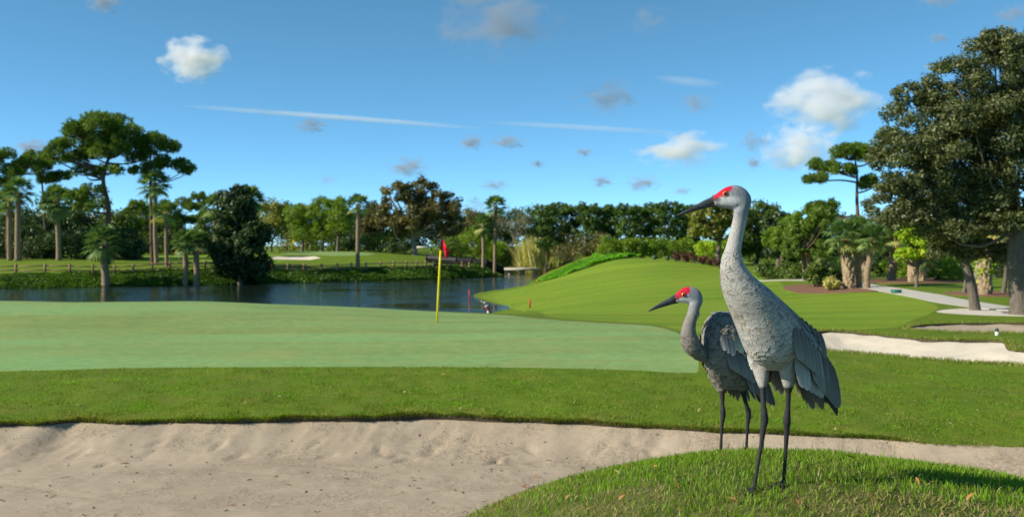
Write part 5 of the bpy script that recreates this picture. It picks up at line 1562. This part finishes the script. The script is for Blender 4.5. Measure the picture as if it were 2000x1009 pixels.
# bank between the bunker lip and the putting green, thinning out with distance
n = 130000
X = g.uniform(-9.5, 9.5, n)
u = g.random(n)
Y = np.interp(X, lip[:, 0], lip[:, 1]) + 0.01 + 6.5 * u ** 1.5
ok = (poly_sdf(green_poly, X, Y) > 0.02) & (poly_sdf(right_poly, X, Y) > 0.0) & (poly_sdf(fair_poly, X, Y) > 0) & (np.abs(X) < Y * 0.62)
X, Y, u = X[ok], Y[ok], u[ok]
n = len(X)
dl = Y - np.interp(X, lip[:, 0], lip[:, 1])
dry = np.clip(sstep(0.5, 0.0, dl) * 0.75 * sstep(-0.5, 0.3, fbm(X * 1.4, Y * 2, 0, 2) + 0.06 * X) + 0.3 * sstep(0.3, 0.7, fbm(X * 0.9, Y * 1.6 + 4, 0, 3)) + 0.10 * sstep(1, 6, X), 0, 1)
isdry = g.random(n) < 0.015 + 0.85 * dry
H = g.uniform(0.012, 0.036, n) * (0.8 + 0.8 * fbm(X * 4, Y * 4, 0, 2)).clip(0.35, 1.7) * (1 + 0.6 * sstep(0.12, 0.0, dl))
az = np.where(dl < 0.08, -np.pi / 2 + g.normal(0, 0.7, n), g.uniform(0, 6.28, n))
lean = np.where(dl < 0.08, g.uniform(0.5, 1.6, n), g.uniform(0.1, 0.9, n))
rnd = np.where(isdry, g.uniform(0.14, 0.36, n), np.clip(g.uniform(0.40, 0.75, n) + 0.35 * fbm(X * 1.3, Y * 2.2, 0, 3), 0.38, 1))
grass_obj("bank_turf", "rough green grass blades on the bank above the front bunker", np.stack([X, Y], -1), base_rel(X, Y), H, g.uniform(0.005, 0.010, n), lean, az, rnd)
# rim of the right-hand bunkers
pts = []
for P_, m in ((right_poly, 9000), (third_poly, 4500)):
    a = g.integers(0, len(P_), m); t = g.random(m)[:, None]
    q = P_[a] * (1 - t) + P_[(a + 1) % len(P_)] * t
    c = P_.mean(0)
    q = q + g.normal(0, 0.16, (m, 2))
    pts.append(q[poly_sdf(P_, q[:, 0], q[:, 1]) > 0.0])
q = np.concatenate(pts); n = len(q)
grass_obj("bunker_rim_turf", "tufty dry grass rim of the right-hand bunkers", q, base_rel(q[:, 0], q[:, 1]), g.uniform(0.03, 0.08, n), g.uniform(0.008, 0.016, n), g.uniform(0.1, 0.9, n), g.uniform(0, 6.28, n), g.choice([0.1, 0.3, 0.5, 0.7], n, p=[.2, .3, .3, .2]) + g.uniform(-.08, .08, n))

# shaggy fringe hanging over the lip of the front bunker
n = 20000
X = g.uniform(-9, 8.5, n); off = np.abs(g.normal(0, 0.035, n))
Y = np.interp(X, lip[:, 0], lip[:, 1]) + off - 0.012
grass_obj("lip_fringe", "shaggy grass fringe hanging over the front bunker lip", np.stack([X, Y], -1), base_rel(X, Y) - 0.03 * g.random(n), g.uniform(0.02, 0.05, n) * (1 + 0.6 * vnoise(X * 5, 1.0)), g.uniform(0.005, 0.009, n), g.uniform(0.3, 1.7, n), -np.pi / 2 + g.normal(0, 0.8, n), np.where(g.random(n) < 0.38 + 0.3 * vnoise(X * 2, 3.0), g.uniform(0.1, 0.35, n), g.uniform(0.38, 0.8, n)))
# ================================================================== golf things, fences, bridge, houses
M["yellow"] = plain("yellow paint", (0.78, 0.60, 0.01), 0.45, 0.08, 8)
M["black"] = plain("black paint", (0.015, 0.015, 0.016), 0.5, 0.2, 8)
M["red"] = plain("red cloth", (0.55, 0.008, 0.025), 0.8, 0.15, 20)
M["stake"] = plain("red stake paint", (0.50, 0.035, 0.02), 0.6, 0.15, 10)
M["orange"] = plain("orange stake paint", (0.55, 0.12, 0.02), 0.6, 0.15, 10)
M["white"] = plain("white paint", (0.78, 0.78, 0.75), 0.5, 0.06, 10)
M["dkgreen"] = plain("dark green plastic", (0.012, 0.06, 0.035), 0.4, 0.15, 10)
M["teal"] = plain("teal green plastic", (0.02, 0.16, 0.10), 0.45, 0.15, 10)
M["wood"] = bark_mat("weathered wood", (0.34, 0.20, 0.125), (3, 3, 3), 0.3)
M["deck"] = bark_mat("pale timber", (0.50, 0.47, 0.38), (2, 2, 2), 0.2)
M["stone"] = plain("stone pier", (0.30, 0.26, 0.22), 0.9, 0.25, 3)
M["roof"] = plain("pale metal roof", (0.75, 0.76, 0.76), 0.4, 0.06, 2)
M["wall"] = plain("white stucco", (0.70, 0.69, 0.65), 0.9, 0.08, 3)
M["glass"] = plain("dark window glass", (0.03, 0.04, 0.05), 0.08, 0.1, 3, 0.6)
M["leather"] = plain("red golf bag fabric", (0.28, 0.045, 0.04), 0.5, 0.2, 15)
M["bagwhite"] = plain("white golf bag panel", (0.72, 0.71, 0.68), 0.5, 0.1, 15)
M["steel"] = plain("club steel", (0.55, 0.55, 0.56), 0.25, 0.1, 10, 0.8)
M["dead_leaf"] = plain("dry oak leaf", (0.42, 0.19, 0.065), 0.7, 0.35, 30)
M["pale_leaf"] = plain("bleached leaf", (0.50, 0.36, 0.17), 0.7, 0.3, 30)

# ---- flagstick of the near green
b = px2w(853, 628, 24); b[2] = gz(b[0], b[1]) - 0.01
root = empty("flagstick", b, 0, "yellow flagstick with a limp red flag on the near green", "golf flag")
s = 24 / F_PX
lean = np.array([9 * s, 0, 166 * s])
P = lambda t: lean * t
mb = MB(); mb.tube(np.array([P(0) - [0, 0, .1], P(0.3), P(0.6), P(0.845)]), 0.026, 10); obj("pole", mb.mesh("pole", M["yellow"], True), root)
mb = MB(); mb.tube(np.array([P(0.845), P(0.93), P(1.0)]), 0.014, 8); obj("pole_tip", mb.mesh("pole_tip", M["black"], True), root)
def cloth(outline_top, outline_bot, n, amp, ph, name, mat, parent, thick=0.004):
    """a hanging piece of cloth between two edges, with folds"""
    T, B = catmull(outline_top, 6), catmull(outline_bot, 6)
    m = len(T)
    V = []
    for i in range(m):
        for j in range(n):
            t = j / (n - 1)
            p = T[i] * (1 - t) + B[i] * t
            p = p + np.array([0, amp * math.sin(ph + 7 * i / m + 3.0 * t) * (0.2 + i / m), 0])
            V.append(p)
    V = np.array(V)
    F = np.array([[i * n + j, (i + 1) * n + j, (i + 1) * n + j + 1, i * n + j + 1] for i in range(m - 1) for j in range(n - 1)])
    V2 = np.concatenate([V, V + [0, thick, 0]])
    F2 = np.concatenate([F, F[:, ::-1] + len(V)])
    return obj(name, new_mesh(name, V2, F2, M[mat], True), parent)
q = lambda x, y, d=0: np.array([(x - 853) * s, d, (628 - y) * s])
fl = cloth([q(862.5, 464), q(866, 468, -.02), q(872, 480, -.05), q(879, 488, .02)], [q(861.5, 486), q(866, 487, .03), q(872, 488, -.03), q(877, 490, .03)], 10, 0.03, 0.0, "flag", "red", root)
cloth([q(867, 486, -.04), q(870, 487, -.06), q(874, 487, -.05), q(878.5, 488, -.02)], [q(869, 498, -.03), q(871, 503, -.05), q(874, 502, -.05), q(876.5, 494, -.02)], 10, 0.02, 1.0, "flag_fold", "red", fl)
# ---- far flag
b = px2w(570, 494, 156); b[2] = gz(b[0], b[1]) - 0.02
root = empty("flagstick", b, 0, "distant yellow flag on the far green beyond the pond", "golf flag")
s = 156 / F_PX
mb = MB(); mb.tube(np.array([[0, 0, 0], [0.15, 0, 2.2]]), 0.035, 8); obj("pole", mb.mesh("pole", M["yellow"], True), root)
q = lambda x, y, d=0: np.array([(x - 570) * s, d, (494 - y) * s])
cloth([q(571.5, 467), q(574, 468, .05), q(576, 471, -.05)], [q(571.5, 474), q(574, 476, -.05), q(576, 475, .05)], 6, 0.05, 0, "flag", "yellow", root)

# ---- hazard stakes
for px, py, h, D, mt, lab in ((917, 584, 0.75, 80.3, "stake", "red hazard stake at the point where grass meets the pond"), (1035, 600, 0.50, 63, "stake", "red hazard stake standing on the fairway grass"), (1049, 551, 0.45, 109, "orange", "small orange stake at the tip of the bright knoll")):
    x, y = XYfromD(px, D); z = max(gz(x, y), -0.3)
    root = empty("hazard_stake", (x, y, z), 0, lab, "stake", "hazard stakes")
    mb = MB(); mb.box((0, 0, h / 2 + (0.15 if z < 0 else 0)), (0.10, 0.06, h + (0.3 if z < 0 else 0))); obj("post", mb.mesh("post", M[mt]), root)
    mb = MB(); t = h + (0.3 if z < 0 else 0)
    mb.add([(-.05, -.03, t), (.05, -.03, t), (.05, .03, t), (-.05, .03, t), (0, 0, t + .07)], [np.array([[0, 1, 4], [1, 2, 4], [2, 3, 4], [3, 0, 4]])]); obj("pointed_top", mb.mesh("pointed_top", M[mt]), root)

# ---- golf bag behind the green
D = 47.0
x, y = XYfromD(954, D); z = gz(x, y)
root = empty("golf_bag", (x, y, z), 0, "red and white golf bag with clubs standing behind the green", "golf bag")
root.scale = (0.68, 0.68, 0.68)
ax0, ax1 = np.array([0.16, 0, 0.06]), np.array([-0.14, 0.05, 0.86])
mid = lambda t: ax0 + (ax1 - ax0) * t
mb = MB(); mb.tube(np.array([mid(0), mid(.1), mid(.5), mid(.9), mid(1)]), [.11, .125, .12, .125, .135], 14); obj("bag", mb.mesh("bag", M["leather"], True), root)
mb = MB(); mb.tube(np.array([mid(.12) + [-.06, -.09, 0], mid(.35) + [-.06, -.10, 0], mid(.55) + [-.05, -.09, 0]]), [.05, .075, .05], 10); obj("pocket", mb.mesh("pocket", M["bagwhite"], True), root)
mb = MB(); mb.tube(np.array([mid(.93), mid(1.02)]), [.142, .142], 14); obj("collar", mb.mesh("collar", M["bagwhite"], True), root)
for sx in (-1, 1):
    mb = MB(); mb.tube(np.array([mid(.85) + [0, .05 * sx, 0], [-.42, .25 * sx, 0.0]]), .012, 6); obj("stand_leg", mb.mesh("stand_leg", M["black"], True), root)
for k, (a, b_, mt) in enumerate(((-.06, -.05, "black"), (.02, -.06, "white"), (.06, .03, "steel"), (-.05, .05, "steel"), (0, 0, "black"))):
    p = mid(1.0) + [a, b_, 0]; e = mid(1.22 + .05 * k) + [a * 1.6 - .03, b_ * 1.6, 0]
    mb = MB(); mb.tube(np.array([p, e]), .009, 6); c = obj("club", mb.mesh("club", M["steel"], True), root)
    mb = MB(); mb.tube(np.array([e + [.02, 0, 0], e + [-.04, -.01, .03], e + [-.12, -.02, .0], e + [-.15, -.02, -.04]]), [.03, .055, .05, .02], 10); obj("club_head", mb.mesh("club_head", M[mt], True), c)

# ---- rail fences
def rail_fence(label, posts, H=1.12):
    P = []
    for px, D in posts:
        x, y = XYfromD(px, D); P.append((x, y, gz(x, y)))
    P = np.array(P)
    root = empty("rail_fence", P[0], 0, label, "fence")
    for k, p in enumerate(P):
        mb = MB(); a = rng.normal(0, .02)
        mb.tube(np.array([p - P[0] + [0, 0, -.1], p - P[0] + [a, 0, H * .5], p - P[0] + [a * 2, 0, H], p - P[0] + [a * 2, 0, H + .02]]), [.14, .135, .13, .08], 8)
        obj("post", mb.mesh("post", M["wood"], True), root)
    for k in range(len(P) - 1):
        for h in (0.42, 0.88):
            mb = MB(); a, b_ = P[k] - P[0] + [0, -.02, h + rng.normal(0, .02)], P[k + 1] - P[0] + [0, -.02, h + rng.normal(0, .02)]
            mb.tube(np.array([a, (a + b_) / 2 + [0, 0, -.015], b_]), .065, 7); obj("rail", mb.mesh("rail", M["wood"], True), root)
    return root
rail_fence("two-rail wooden fence along the far bank left of the dark tree", [(-22, 106.2), (31, 106.5), (87, 106.8), (136, 107.2), (181, 107.8), (223, 108.5), (260, 109.4), (297, 110.5), (332, 111.5), (366, 112.5), (400, 113.5), (434, 115)])
rail_fence("two-rail wooden fence along the far bank right of the dark tree", [(532, 118), (562, 119.2), (593.5, 120.4), (627.5, 121.8), (658, 123.2), (686, 124.6), (715, 126), (743, 127.4), (769, 128.8), (793, 130), (813.5, 131.2), (831, 132.4), (847, 133.4), (862, 134.3), (880, 135.6), (902.5, 137), (917, 138)])
# dark screen behind the right fence
root_p = np.array([*XYfromD(832, 150), 0]); root_p[2] = gz(*root_p[:2])
root = empty("screen_fence", root_p, 0, "low black screen fence in front of the shrubs beyond the pond", "fence")
pts = [XYfromD(a, d) for a, d in ((832, 150), (860, 149), (890, 148), (920, 147.5), (950, 147), (985, 148))]
for k, (a, b_) in enumerate(zip(pts[:-1], pts[1:])):
    a3 = np.array([*a, gz(*a)]) - root_p; b3 = np.array([*b_, gz(*b_)]) - root_p
    mb = MB(); mb.add([a3, b3, b3 + [0, 0, 1.15], a3 + [0, 0, 1.15], a3 + [0, .06, 0], b3 + [0, .06, 0], b3 + [0, .06, 1.15], a3 + [0, .06, 1.15]], np.array([[0, 1, 2, 3], [5, 4, 7, 6], [3, 2, 6, 7], [0, 4, 5, 1]])); obj("screen", mb.mesh("screen", M["black"]), root)
    mb = MB(); mb.tube(np.array([a3 - [0, .05, 0], a3 + [0, -.05, 1.25]]), .06, 8); obj("post", mb.mesh("post", M["black"], True), root)

# ---- foot bridge
D = 152.0; s = D / F_PX
c0 = px2w(985, 523, D); c1 = px2w(1056, 524.5, D)
root = empty("foot_bridge", (c0[0], D, 0), 0, "low pale footbridge on stone piers at the pond's end", "bridge")
zt = c0[2]
Lb = c1[0] - c0[0]
mb = MB(); mb.box((Lb / 2, -1.0, zt - 0.18), (Lb, 0.14, 0.34)); obj("beam", mb.mesh("beam", M["deck"]), root)
mb = MB(); mb.box((Lb / 2, 1.0, zt - 0.18), (Lb, 0.14, 0.34)); obj("beam", mb.mesh("beam", M["deck"]), root)
mb0 = MB(); mb0.box((0, 0, 0), (0.27, 1.96, 0.07)); pm = mb0.mesh("plank", M["deck"])
for k in range(int(Lb / 0.3)):
    obj("plank", pm, root, (0.15 + 0.3 * k, 0, zt + 0.03))
for px in (997, 1020, 1046):
    mb = MB(); mb.box(((px - 985) * s, 0, zt / 2 - 0.45), (0.75, 1.6, zt + 0.2)); mb.box(((px - 985) * s, 0, zt - 0.44), (0.95, 1.84, 0.16)); obj("pier", mb.mesh("pier", M["stone"]), root)

# ---- small posts and boxes on the right
x, y = XYfromD(1948, 20.4)
root = empty("marker_post", (x, y, gz(x, y)), 0, "small white post with dark green head between the right-hand bunkers", "marker")
mb = MB(); mb.tube(np.array([[0, 0, -.05], [0, 0, .02], [0, 0, .075]]), [.034, .036, .032], 12); obj("base", mb.mesh("base", M["white"], True), root)
mb = MB(); mb.tube(np.array([[0, 0, .075], [0, 0, .10], [.004, 0, .13], [.012, 0, .15]]), [.034, .042, .034, .012], 12); obj("head", mb.mesh("head", M["dkgreen"], True), root)
x, y = XYfromD(1751, 41.2)
root = empty("valve_box", (x, y, gz(x, y)), 0.2, "small teal green box at the edge of the path", "box")
mb = MB(); mb.box((0, 0, .06), (.34, .24, .12)); obj("box_body", mb.mesh("box_body", M["teal"]), root)
mb = MB(); mb.box((0, 0, .135), (.37, .27, .03)); obj("lid", mb.mesh("lid", M["teal"]), root)
for k, (px, D) in enumerate(((1279, 103), (1304, 103), (1322, 101.5))):
    x, y = XYfromD(px, D)
    root = empty("tee_marker", (x, y, gz(x, y)), 0, ("dark green tee box marker, first from the grassy knoll", "dark green tee box marker, middle of three on the crest", "dark green tee box marker beside the purple shrubs")[k], "tee marker", "tee markers on the crest")
    mb = MB(); mb.box((0, 0, .2), (.34, .28, .4)); obj("box_body", mb.mesh("box_body", M["dkgreen"]), root)
    mb = MB(); mb.tube(np.array([[0, 0, .4], [0, 0, .46], [0, 0, .5]]), [.15, .13, .03], 10); obj("knob", mb.mesh("knob", M["dkgreen"], True), root)

# ---- houses among the trees
def house(label, px0, px1, D, wall_h, roof_h, py_eave):
    a, b_ = XYfromD(px0, D), XYfromD(px1, D)
    w = b_[0] - a[0]; dp = 7.0
    z0 = gz(*a); ze = CAM_Z - (py_eave - HORIZON) / F_PX * D
    root = empty("house", (a[0], a[1], z0), 0, label, "house")
    h = ze - z0
    mb = MB(); mb.box((w / 2, dp / 2, h / 2), (w, dp, h)); obj("wall", mb.mesh("wall", M["wall"]), root)
    e = 0.6
    mb = MB(); mb.add([(-e, -e, h), (w + e, -e, h), (w + e, dp + e, h), (-e, dp + e, h), (-e, dp / 2, h + roof_h), (w + e, dp / 2, h + roof_h), (-e, -e, h + .15), (w + e, -e, h + .15), (w + e, dp + e, h + .15), (-e, dp + e, h + .15)],
                      [np.array([[0, 1, 7, 6], [2, 3, 9, 8], [6, 7, 5, 4], [8, 9, 4, 5], [3, 2, 1, 0]]), np.array([[9, 6, 4], [7, 8, 5]]), np.array([[0, 6, 9, 3], [1, 2, 8, 7]])]); obj("roof", mb.mesh("roof", M["roof"]), root)
    for k in range(max(2, int(w / 2.6))):
        wx = 1.3 + k * (w - 2.6) / max(1, int(w / 2.6) - 1)
        mb = MB(); mb.box((wx, -0.03, h - 1.4), (1.3, 0.10, 1.5)); f = obj("window", mb.mesh("window", M["white"]), root)
        mb = MB(); mb.box((wx, -0.07, h - 1.4), (1.1, 0.06, 1.3)); obj("pane", mb.mesh("pane", M["glass"]), f)
house("white house with pale roof half hidden behind the left palms", 72, 110, 178, 5, 1.6, 440)
house("white house with pale roof behind the umbrella pine trunk", 140, 196, 186, 5, 1.8, 438)
x, y = XYfromD(812, 190)
root = empty("shelter", (x, y, gz(x, y)), 0, "small pale-roofed shelter behind the large oak", "shelter")
zt = CAM_Z - (484 - HORIZON) / F_PX * 190 - root.location.z
mb = MB(); mb.box((1.5, 1.2, zt + .15), (3.2, 2.8, .3)); obj("roof", mb.mesh("roof", M["wall"]), root)
for dx in (.1, 2.9):
    for dy in (.1, 2.3):
        mb = MB(); mb.box((dx, dy, zt / 2), (.16, .16, zt)); obj("post", mb.mesh("post", M["wood"]), root)

# ---- fallen leaves
def leaf_mesh(seed, L=0.058, Wd=0.019):
    g = np.random.default_rng(seed)
    u = np.linspace(0, 1, 9)
    w = Wd * np.sin(np.pi * np.clip(u * 0.96 + 0.02, 0, 1)) ** 0.7 * (1 + 0.18 * np.sin(u * 22 + seed)) * 0.5
    z = 0.012 * np.sin(np.pi * u) * g.uniform(0.3, 1.0) + 0.012 * u ** 2 * g.uniform(0, 1)
    V, n = [], len(u)
    for k in range(n):
        V += [(u[k] * L - L / 2, -w[k], z[k] + .25 * w[k]), (u[k] * L - L / 2, 0, z[k] - .1 * w[k]), (u[k] * L - L / 2, w[k], z[k] + .35 * w[k])]
    V = np.array(V)
    F = np.array([[3 * k + c, 3 * k + 3 + c, 3 * k + 4 + c, 3 * k + 1 + c] for k in range(n - 1) for c in (0, 1)])
    return V, F
LEAF = []
for k in range(4):
    V, F = leaf_mesh(k)
    LEAF.append([new_mesh("fallen_leaf", V, F, M[m_], True) for m_ in ("dead_leaf", "pale_leaf")])
def hit_mound(px, py):
    D = np.linspace(2.8, 6.5, 400)
    z = -(py - HORIZON) / F_PX * D
    x = (px - 1000) / F_PX * D
    i = np.argmax(mound_rel(x, D) >= z)
    return float(x[i]), float(D[i])
ml = [(1193, 912), (1228, 924), (1278, 926), (1342, 945), (1326, 950), (1216, 985), (1112, 984), (1556, 998), (1794, 954), (1568, 916), (1322, 962), (1205, 934), (1132, 962), (1432, 992), (1663, 905), (1852, 918), (1620, 955), (1480, 975), (1705, 985), (1900, 985)]
ORD = ("first", "second", "third", "fourth", "fifth", "sixth", "seventh", "eighth", "ninth", "tenth", "eleventh", "twelfth", "thirteenth", "fourteenth", "fifteenth", "sixteenth", "seventeenth", "eighteenth", "nineteenth", "twentieth")
ml = sorted(ml)
for k, (px, py) in enumerate(ml):
    x, y = hit_mound(px, py)
    o = obj("fallen_leaf", LEAF[k % 4][1 if k % 5 == 3 else 0], None, (x, y, gz(x, y) + 0.026))
    o.rotation_euler = (rng.normal(0, .3), rng.normal(0, .3), rng.uniform(0, 6.28)); sc = rng.uniform(.5, .95); o.scale = (sc,) * 3
    tag(o, f"{'bleached' if k % 5 == 3 else 'orange-brown'} oak leaf in the mound grass, {ORD[k]} from the left", "leaf", "fallen leaves on the mound")
for k, (px, py) in enumerate(sorted([(1048, 931), (1026, 951), (987, 893), (760, 905), (240, 905), (560, 945), (900, 960), (330, 870), (1650, 868), (1730, 872), (1880, 885), (1950, 890), (720, 985), (450, 985)])):
    D = -(-2.30) * F_PX / (py - HORIZON); x = (px - 1000) / F_PX * D
    o = obj("fallen_leaf", LEAF[k % 4][0], None, (x, D, float(front_sand_rel(x, D)) + CAM_Z + 0.006))
    o.rotation_euler = (0, 0, rng.uniform(0, 6.28)); sc = rng.uniform(.8, 1.4); o.scale = (sc,) * 3
    tag(o, f"dry brown leaf lying on the front bunker sand, {ORD[k]} from the left", "leaf", "fallen leaves on the front bunker")
gl = np.random.default_rng(5)
for k in range(60):
    x = gl.uniform(-6.2, 7.5); y = float(np.interp(x, lip[:, 0], lip[:, 1])) + 0.1 + gl.random() * (3.4 if x < 2.7 else 5.0)
    if poly_sdf(green_poly, np.array([x]), np.array([y]))[0] < 0.1 or poly_sdf(right_poly, np.array([x]), np.array([y]))[0] < 0.1: continue
    o = obj("fallen_leaf", LEAF[k % 4][1 if k % 3 else 0], None, (x, y, gz(x, y) + 0.03))
    o.rotation_euler = (gl.normal(0, .3), gl.normal(0, .3), gl.uniform(0, 6.28)); sc = gl.uniform(.8, 1.5); o.scale = (sc,) * 3
    tag(o, "small dry leaf lying on the grass bank above the front bunker", "leaf", "fallen leaves on the bank")
# twigs and crumbs on the sand
mb = MB()
for k in range(260):
    x = gl.uniform(-6.5, 5.5); d = gl.uniform(0.05, 3.2); y = float(np.interp(x, lip[:, 0], lip[:, 1])) - d
    z = float(front_sand_rel(x, y)) + CAM_Z + .004
    if mound_rel(x, y) > z - CAM_Z: continue
    a = gl.uniform(0, 3.14); l = gl.uniform(.006, .05) * (2.2 if k % 9 == 0 else 1)
    mb.tube(np.array([[x, y, z], [x + .5 * l * math.cos(a), y + .5 * l * math.sin(a), z + .006], [x + l * math.cos(a + .2), y + l * math.sin(a + .2), z]]), gl.uniform(.002, .005), 4)
tag(obj("sand_debris", mb.mesh("sand_debris", M["bark_oak"])), "dark twigs and crumbs scattered on the front bunker sand", "debris", kind="stuff")
# ================================================================== clouds and condensation trails
def cloud_mat(name, dens, nscale, off, soft=0.55, thr=0.0, aniso=0.0, stretch=(1, 1, 1), col=(0.99, 0.99, 0.99), namp=2.3):
    m, nt, out = mat_new(name)
    tc = nt.nodes.new("ShaderNodeTexCoord")
    ln = nt.nodes.new("ShaderNodeVectorMath"); ln.operation = 'LENGTH'
    # flat-bottomed: the lower half falls off faster
    mp0 = nt.nodes.new("ShaderNodeSeparateXYZ"); nt.links.new(tc.outputs["Object"], mp0.inputs[0])
    nt.links.new(tc.outputs["Object"], ln.inputs[0])
    mp = nt.nodes.new("ShaderNodeMapping"); mp.inputs["Location"].default_value = off; mp.inputs["Scale"].default_value = stretch
    nt.links.new(tc.outputs["Object"], mp.inputs[0])
    n = noise(nt, nscale, 6, 0.58, mp.outputs[0], 0.25)
    a = nt.nodes.new("ShaderNodeMath"); a.operation = 'MULTIPLY_ADD'      # noise*2.2 - (len + thr)
    a.inputs[1].default_value = namp
    nt.links.new(n, a.inputs[0])
    b = nt.nodes.new("ShaderNodeMath"); b.operation = 'MULTIPLY_ADD'; b.inputs[1].default_value = -1.15; b.inputs[2].default_value = 0.9 - 0.5 * namp - thr
    nt.links.new(ln.outputs["Value"], b.inputs[0]); nt.links.new(b.outputs[0], a.inputs[2])
    mr = nt.nodes.new("ShaderNodeMapRange"); mr.inputs["From Min"].default_value = 0.0; mr.inputs["From Max"].default_value = soft; mr.inputs["To Max"].default_value = dens
    nt.links.new(a.outputs[0], mr.inputs["Value"])
    v = nt.nodes.new("ShaderNodeVolumePrincipled")
    v.inputs["Color"].default_value = (*col, 1)
    v.inputs["Anisotropy"].default_value = aniso
    nt.links.new(mr.outputs[0], v.inputs["Density"])
    nt.links.new(v.outputs[0], out.inputs["Volume"])
    return m
_bm = bmesh.new(); bmesh.ops.create_icosphere(_bm, subdivisions=2, radius=1.0)
CD = 2600.0
def cloud(label, px, py, w, h, dens, k, nscale=1.5, thr=0.0, soft=0.55, rot=0.0, cat="cloud", name="cloud", stretch=(1, 1, 1), depth=0.7, group=None):
    me = bpy.data.meshes.new(name); _bm.to_mesh(me)
    me.materials.append(cloud_mat(name, dens / (max(w, h) / 2 * CD / F_PX), nscale, (k * 3.7, k * 1.9, k * 2.3), soft, thr, 0.0, stretch, (1.0, 0.975, 0.995) if dens > 7 or name != 'cloud' else (0.50, 0.52, 0.60), 3.4 if name == 'cloud' else 1.2))  # thin clouds get their unlit grey painted into the volume colour
    p = px2w(px, py, CD)
    s = CD / F_PX
    o = obj(name, me, None, p)
    o.scale = (w / 2 * s, max(w, h) / 2 * s * depth, h / 2 * s)
    o.rotation_euler = (0, rot, 0)
    return tag(o, label, cat, group)
cl = [("bright white puffy cloud alone in the upper left sky", 378, 118, 160, 95, 20, -0.10), ("wide wispy grey-white cloud at the top centre", 975, 40, 330, 190, 6, 0.02), ("largest bright white cloud left of the big oak", 1615, 198, 270, 135, 18, -0.10), ("bright white cloud under the largest one", 1560, 288, 170, 110, 16, -0.06),
      ("long white cloud with a flat base above the tall crane's bill", 1328, 292, 210, 76, 15, -0.05), ("ragged grey cloud high above the tall crane", 1192, 190, 170, 80, 6, 0.02), ("small torn grey cloud right of the ragged one", 1356, 203, 100, 58, 5, 0.05), ("small grey cloud below the long condensation trail", 608, 245, 86, 38, 8, 0.0),
      ("small grey cloud, left of a pair in mid sky", 921, 278, 72, 40, 8, 0.0), ("small grey cloud, right of a pair in mid sky", 991, 277, 96, 34, 8, 0.0), ("faint puffy cloud just above the large oak far away", 797, 326, 120, 60, 7, 0.02), ("low grey cloud left of the tall crane's head", 1255, 357, 92, 42, 8, 0.0), ("low grey cloud above the middle of the ficus screen", 1175, 355, 66, 32, 8, 0.0),
      ("tiny grey cloud right of the pair in mid sky", 1050, 320, 44, 24, 7, 0.0), ("faint cloud cut by the top edge at upper left", 205, 8, 90, 50, 7, 0.0), ("pale cloud peeping above the left pines", 62, 287, 110, 44, 10, 0.0), ("tiny grey cloud above the ficus screen", 1140, 297, 50, 26, 6, 0.0), ("grey torn cloud left of the lower white cloud", 1472, 276, 90, 66, 5, 0.05), ("tiny grey cloud below the torn one", 1471, 318, 50, 34, 7, 0.0),
      ("faint small cloud low over the twin palms", 965, 362, 80, 34, 5, 0.0), ("faint cloud cut by the top edge right of centre", 1265, 40, 120, 70, 2.5, 0.05), ("faint grey cloud at the top right edge", 1830, 4, 110, 36, 5, 0.0), ("pale cloud above the big oak at the right edge", 1975, 28, 110, 56, 4, 0.0), ("tiny cloud behind the big oak's top", 1830, 76, 60, 30, 6, 0.0), ("tiny grey wisp right of the ficus screen clouds", 1333, 373, 60, 22, 5, 0.0), ("faint low cloud right of the shore tree", 640, 351, 60, 24, 3, 0.0)]
for k, (lab, px, py, w, h, d, thr) in enumerate(cl):
    cloud(lab, px, py, w * 0.98, h * 1.08, d * (0.75 if d > 12 else 0.7), k + 1, 1.9 if d > 12 else 2.6, thr + (0.12 if d > 12 else 0.25), 2.6 if d > 12 else 1.1, group="clouds in the sky")
cloud("long thin condensation trail across the middle of the sky", 650, 229, 640, 13, 26, 41, 2.0, -0.3, 0.9, R(4.3), "condensation trail", "condensation_trail", (6, 1, 1), 0.02)
cloud("faint second condensation trail right of the long one", 1150, 250, 440, 13, 12, 42, 2.0, -0.4, 0.9, R(3.2), "condensation trail", "condensation_trail", (6, 1, 1), 0.02)
cloud("faint short streak of high cloud above the tall crane", 1345, 160, 150, 22, 4, 43, 2.0, -0.3, 0.9, R(6), "condensation trail", "condensation_trail", (3, 1, 1), 0.05)
_bm.free()
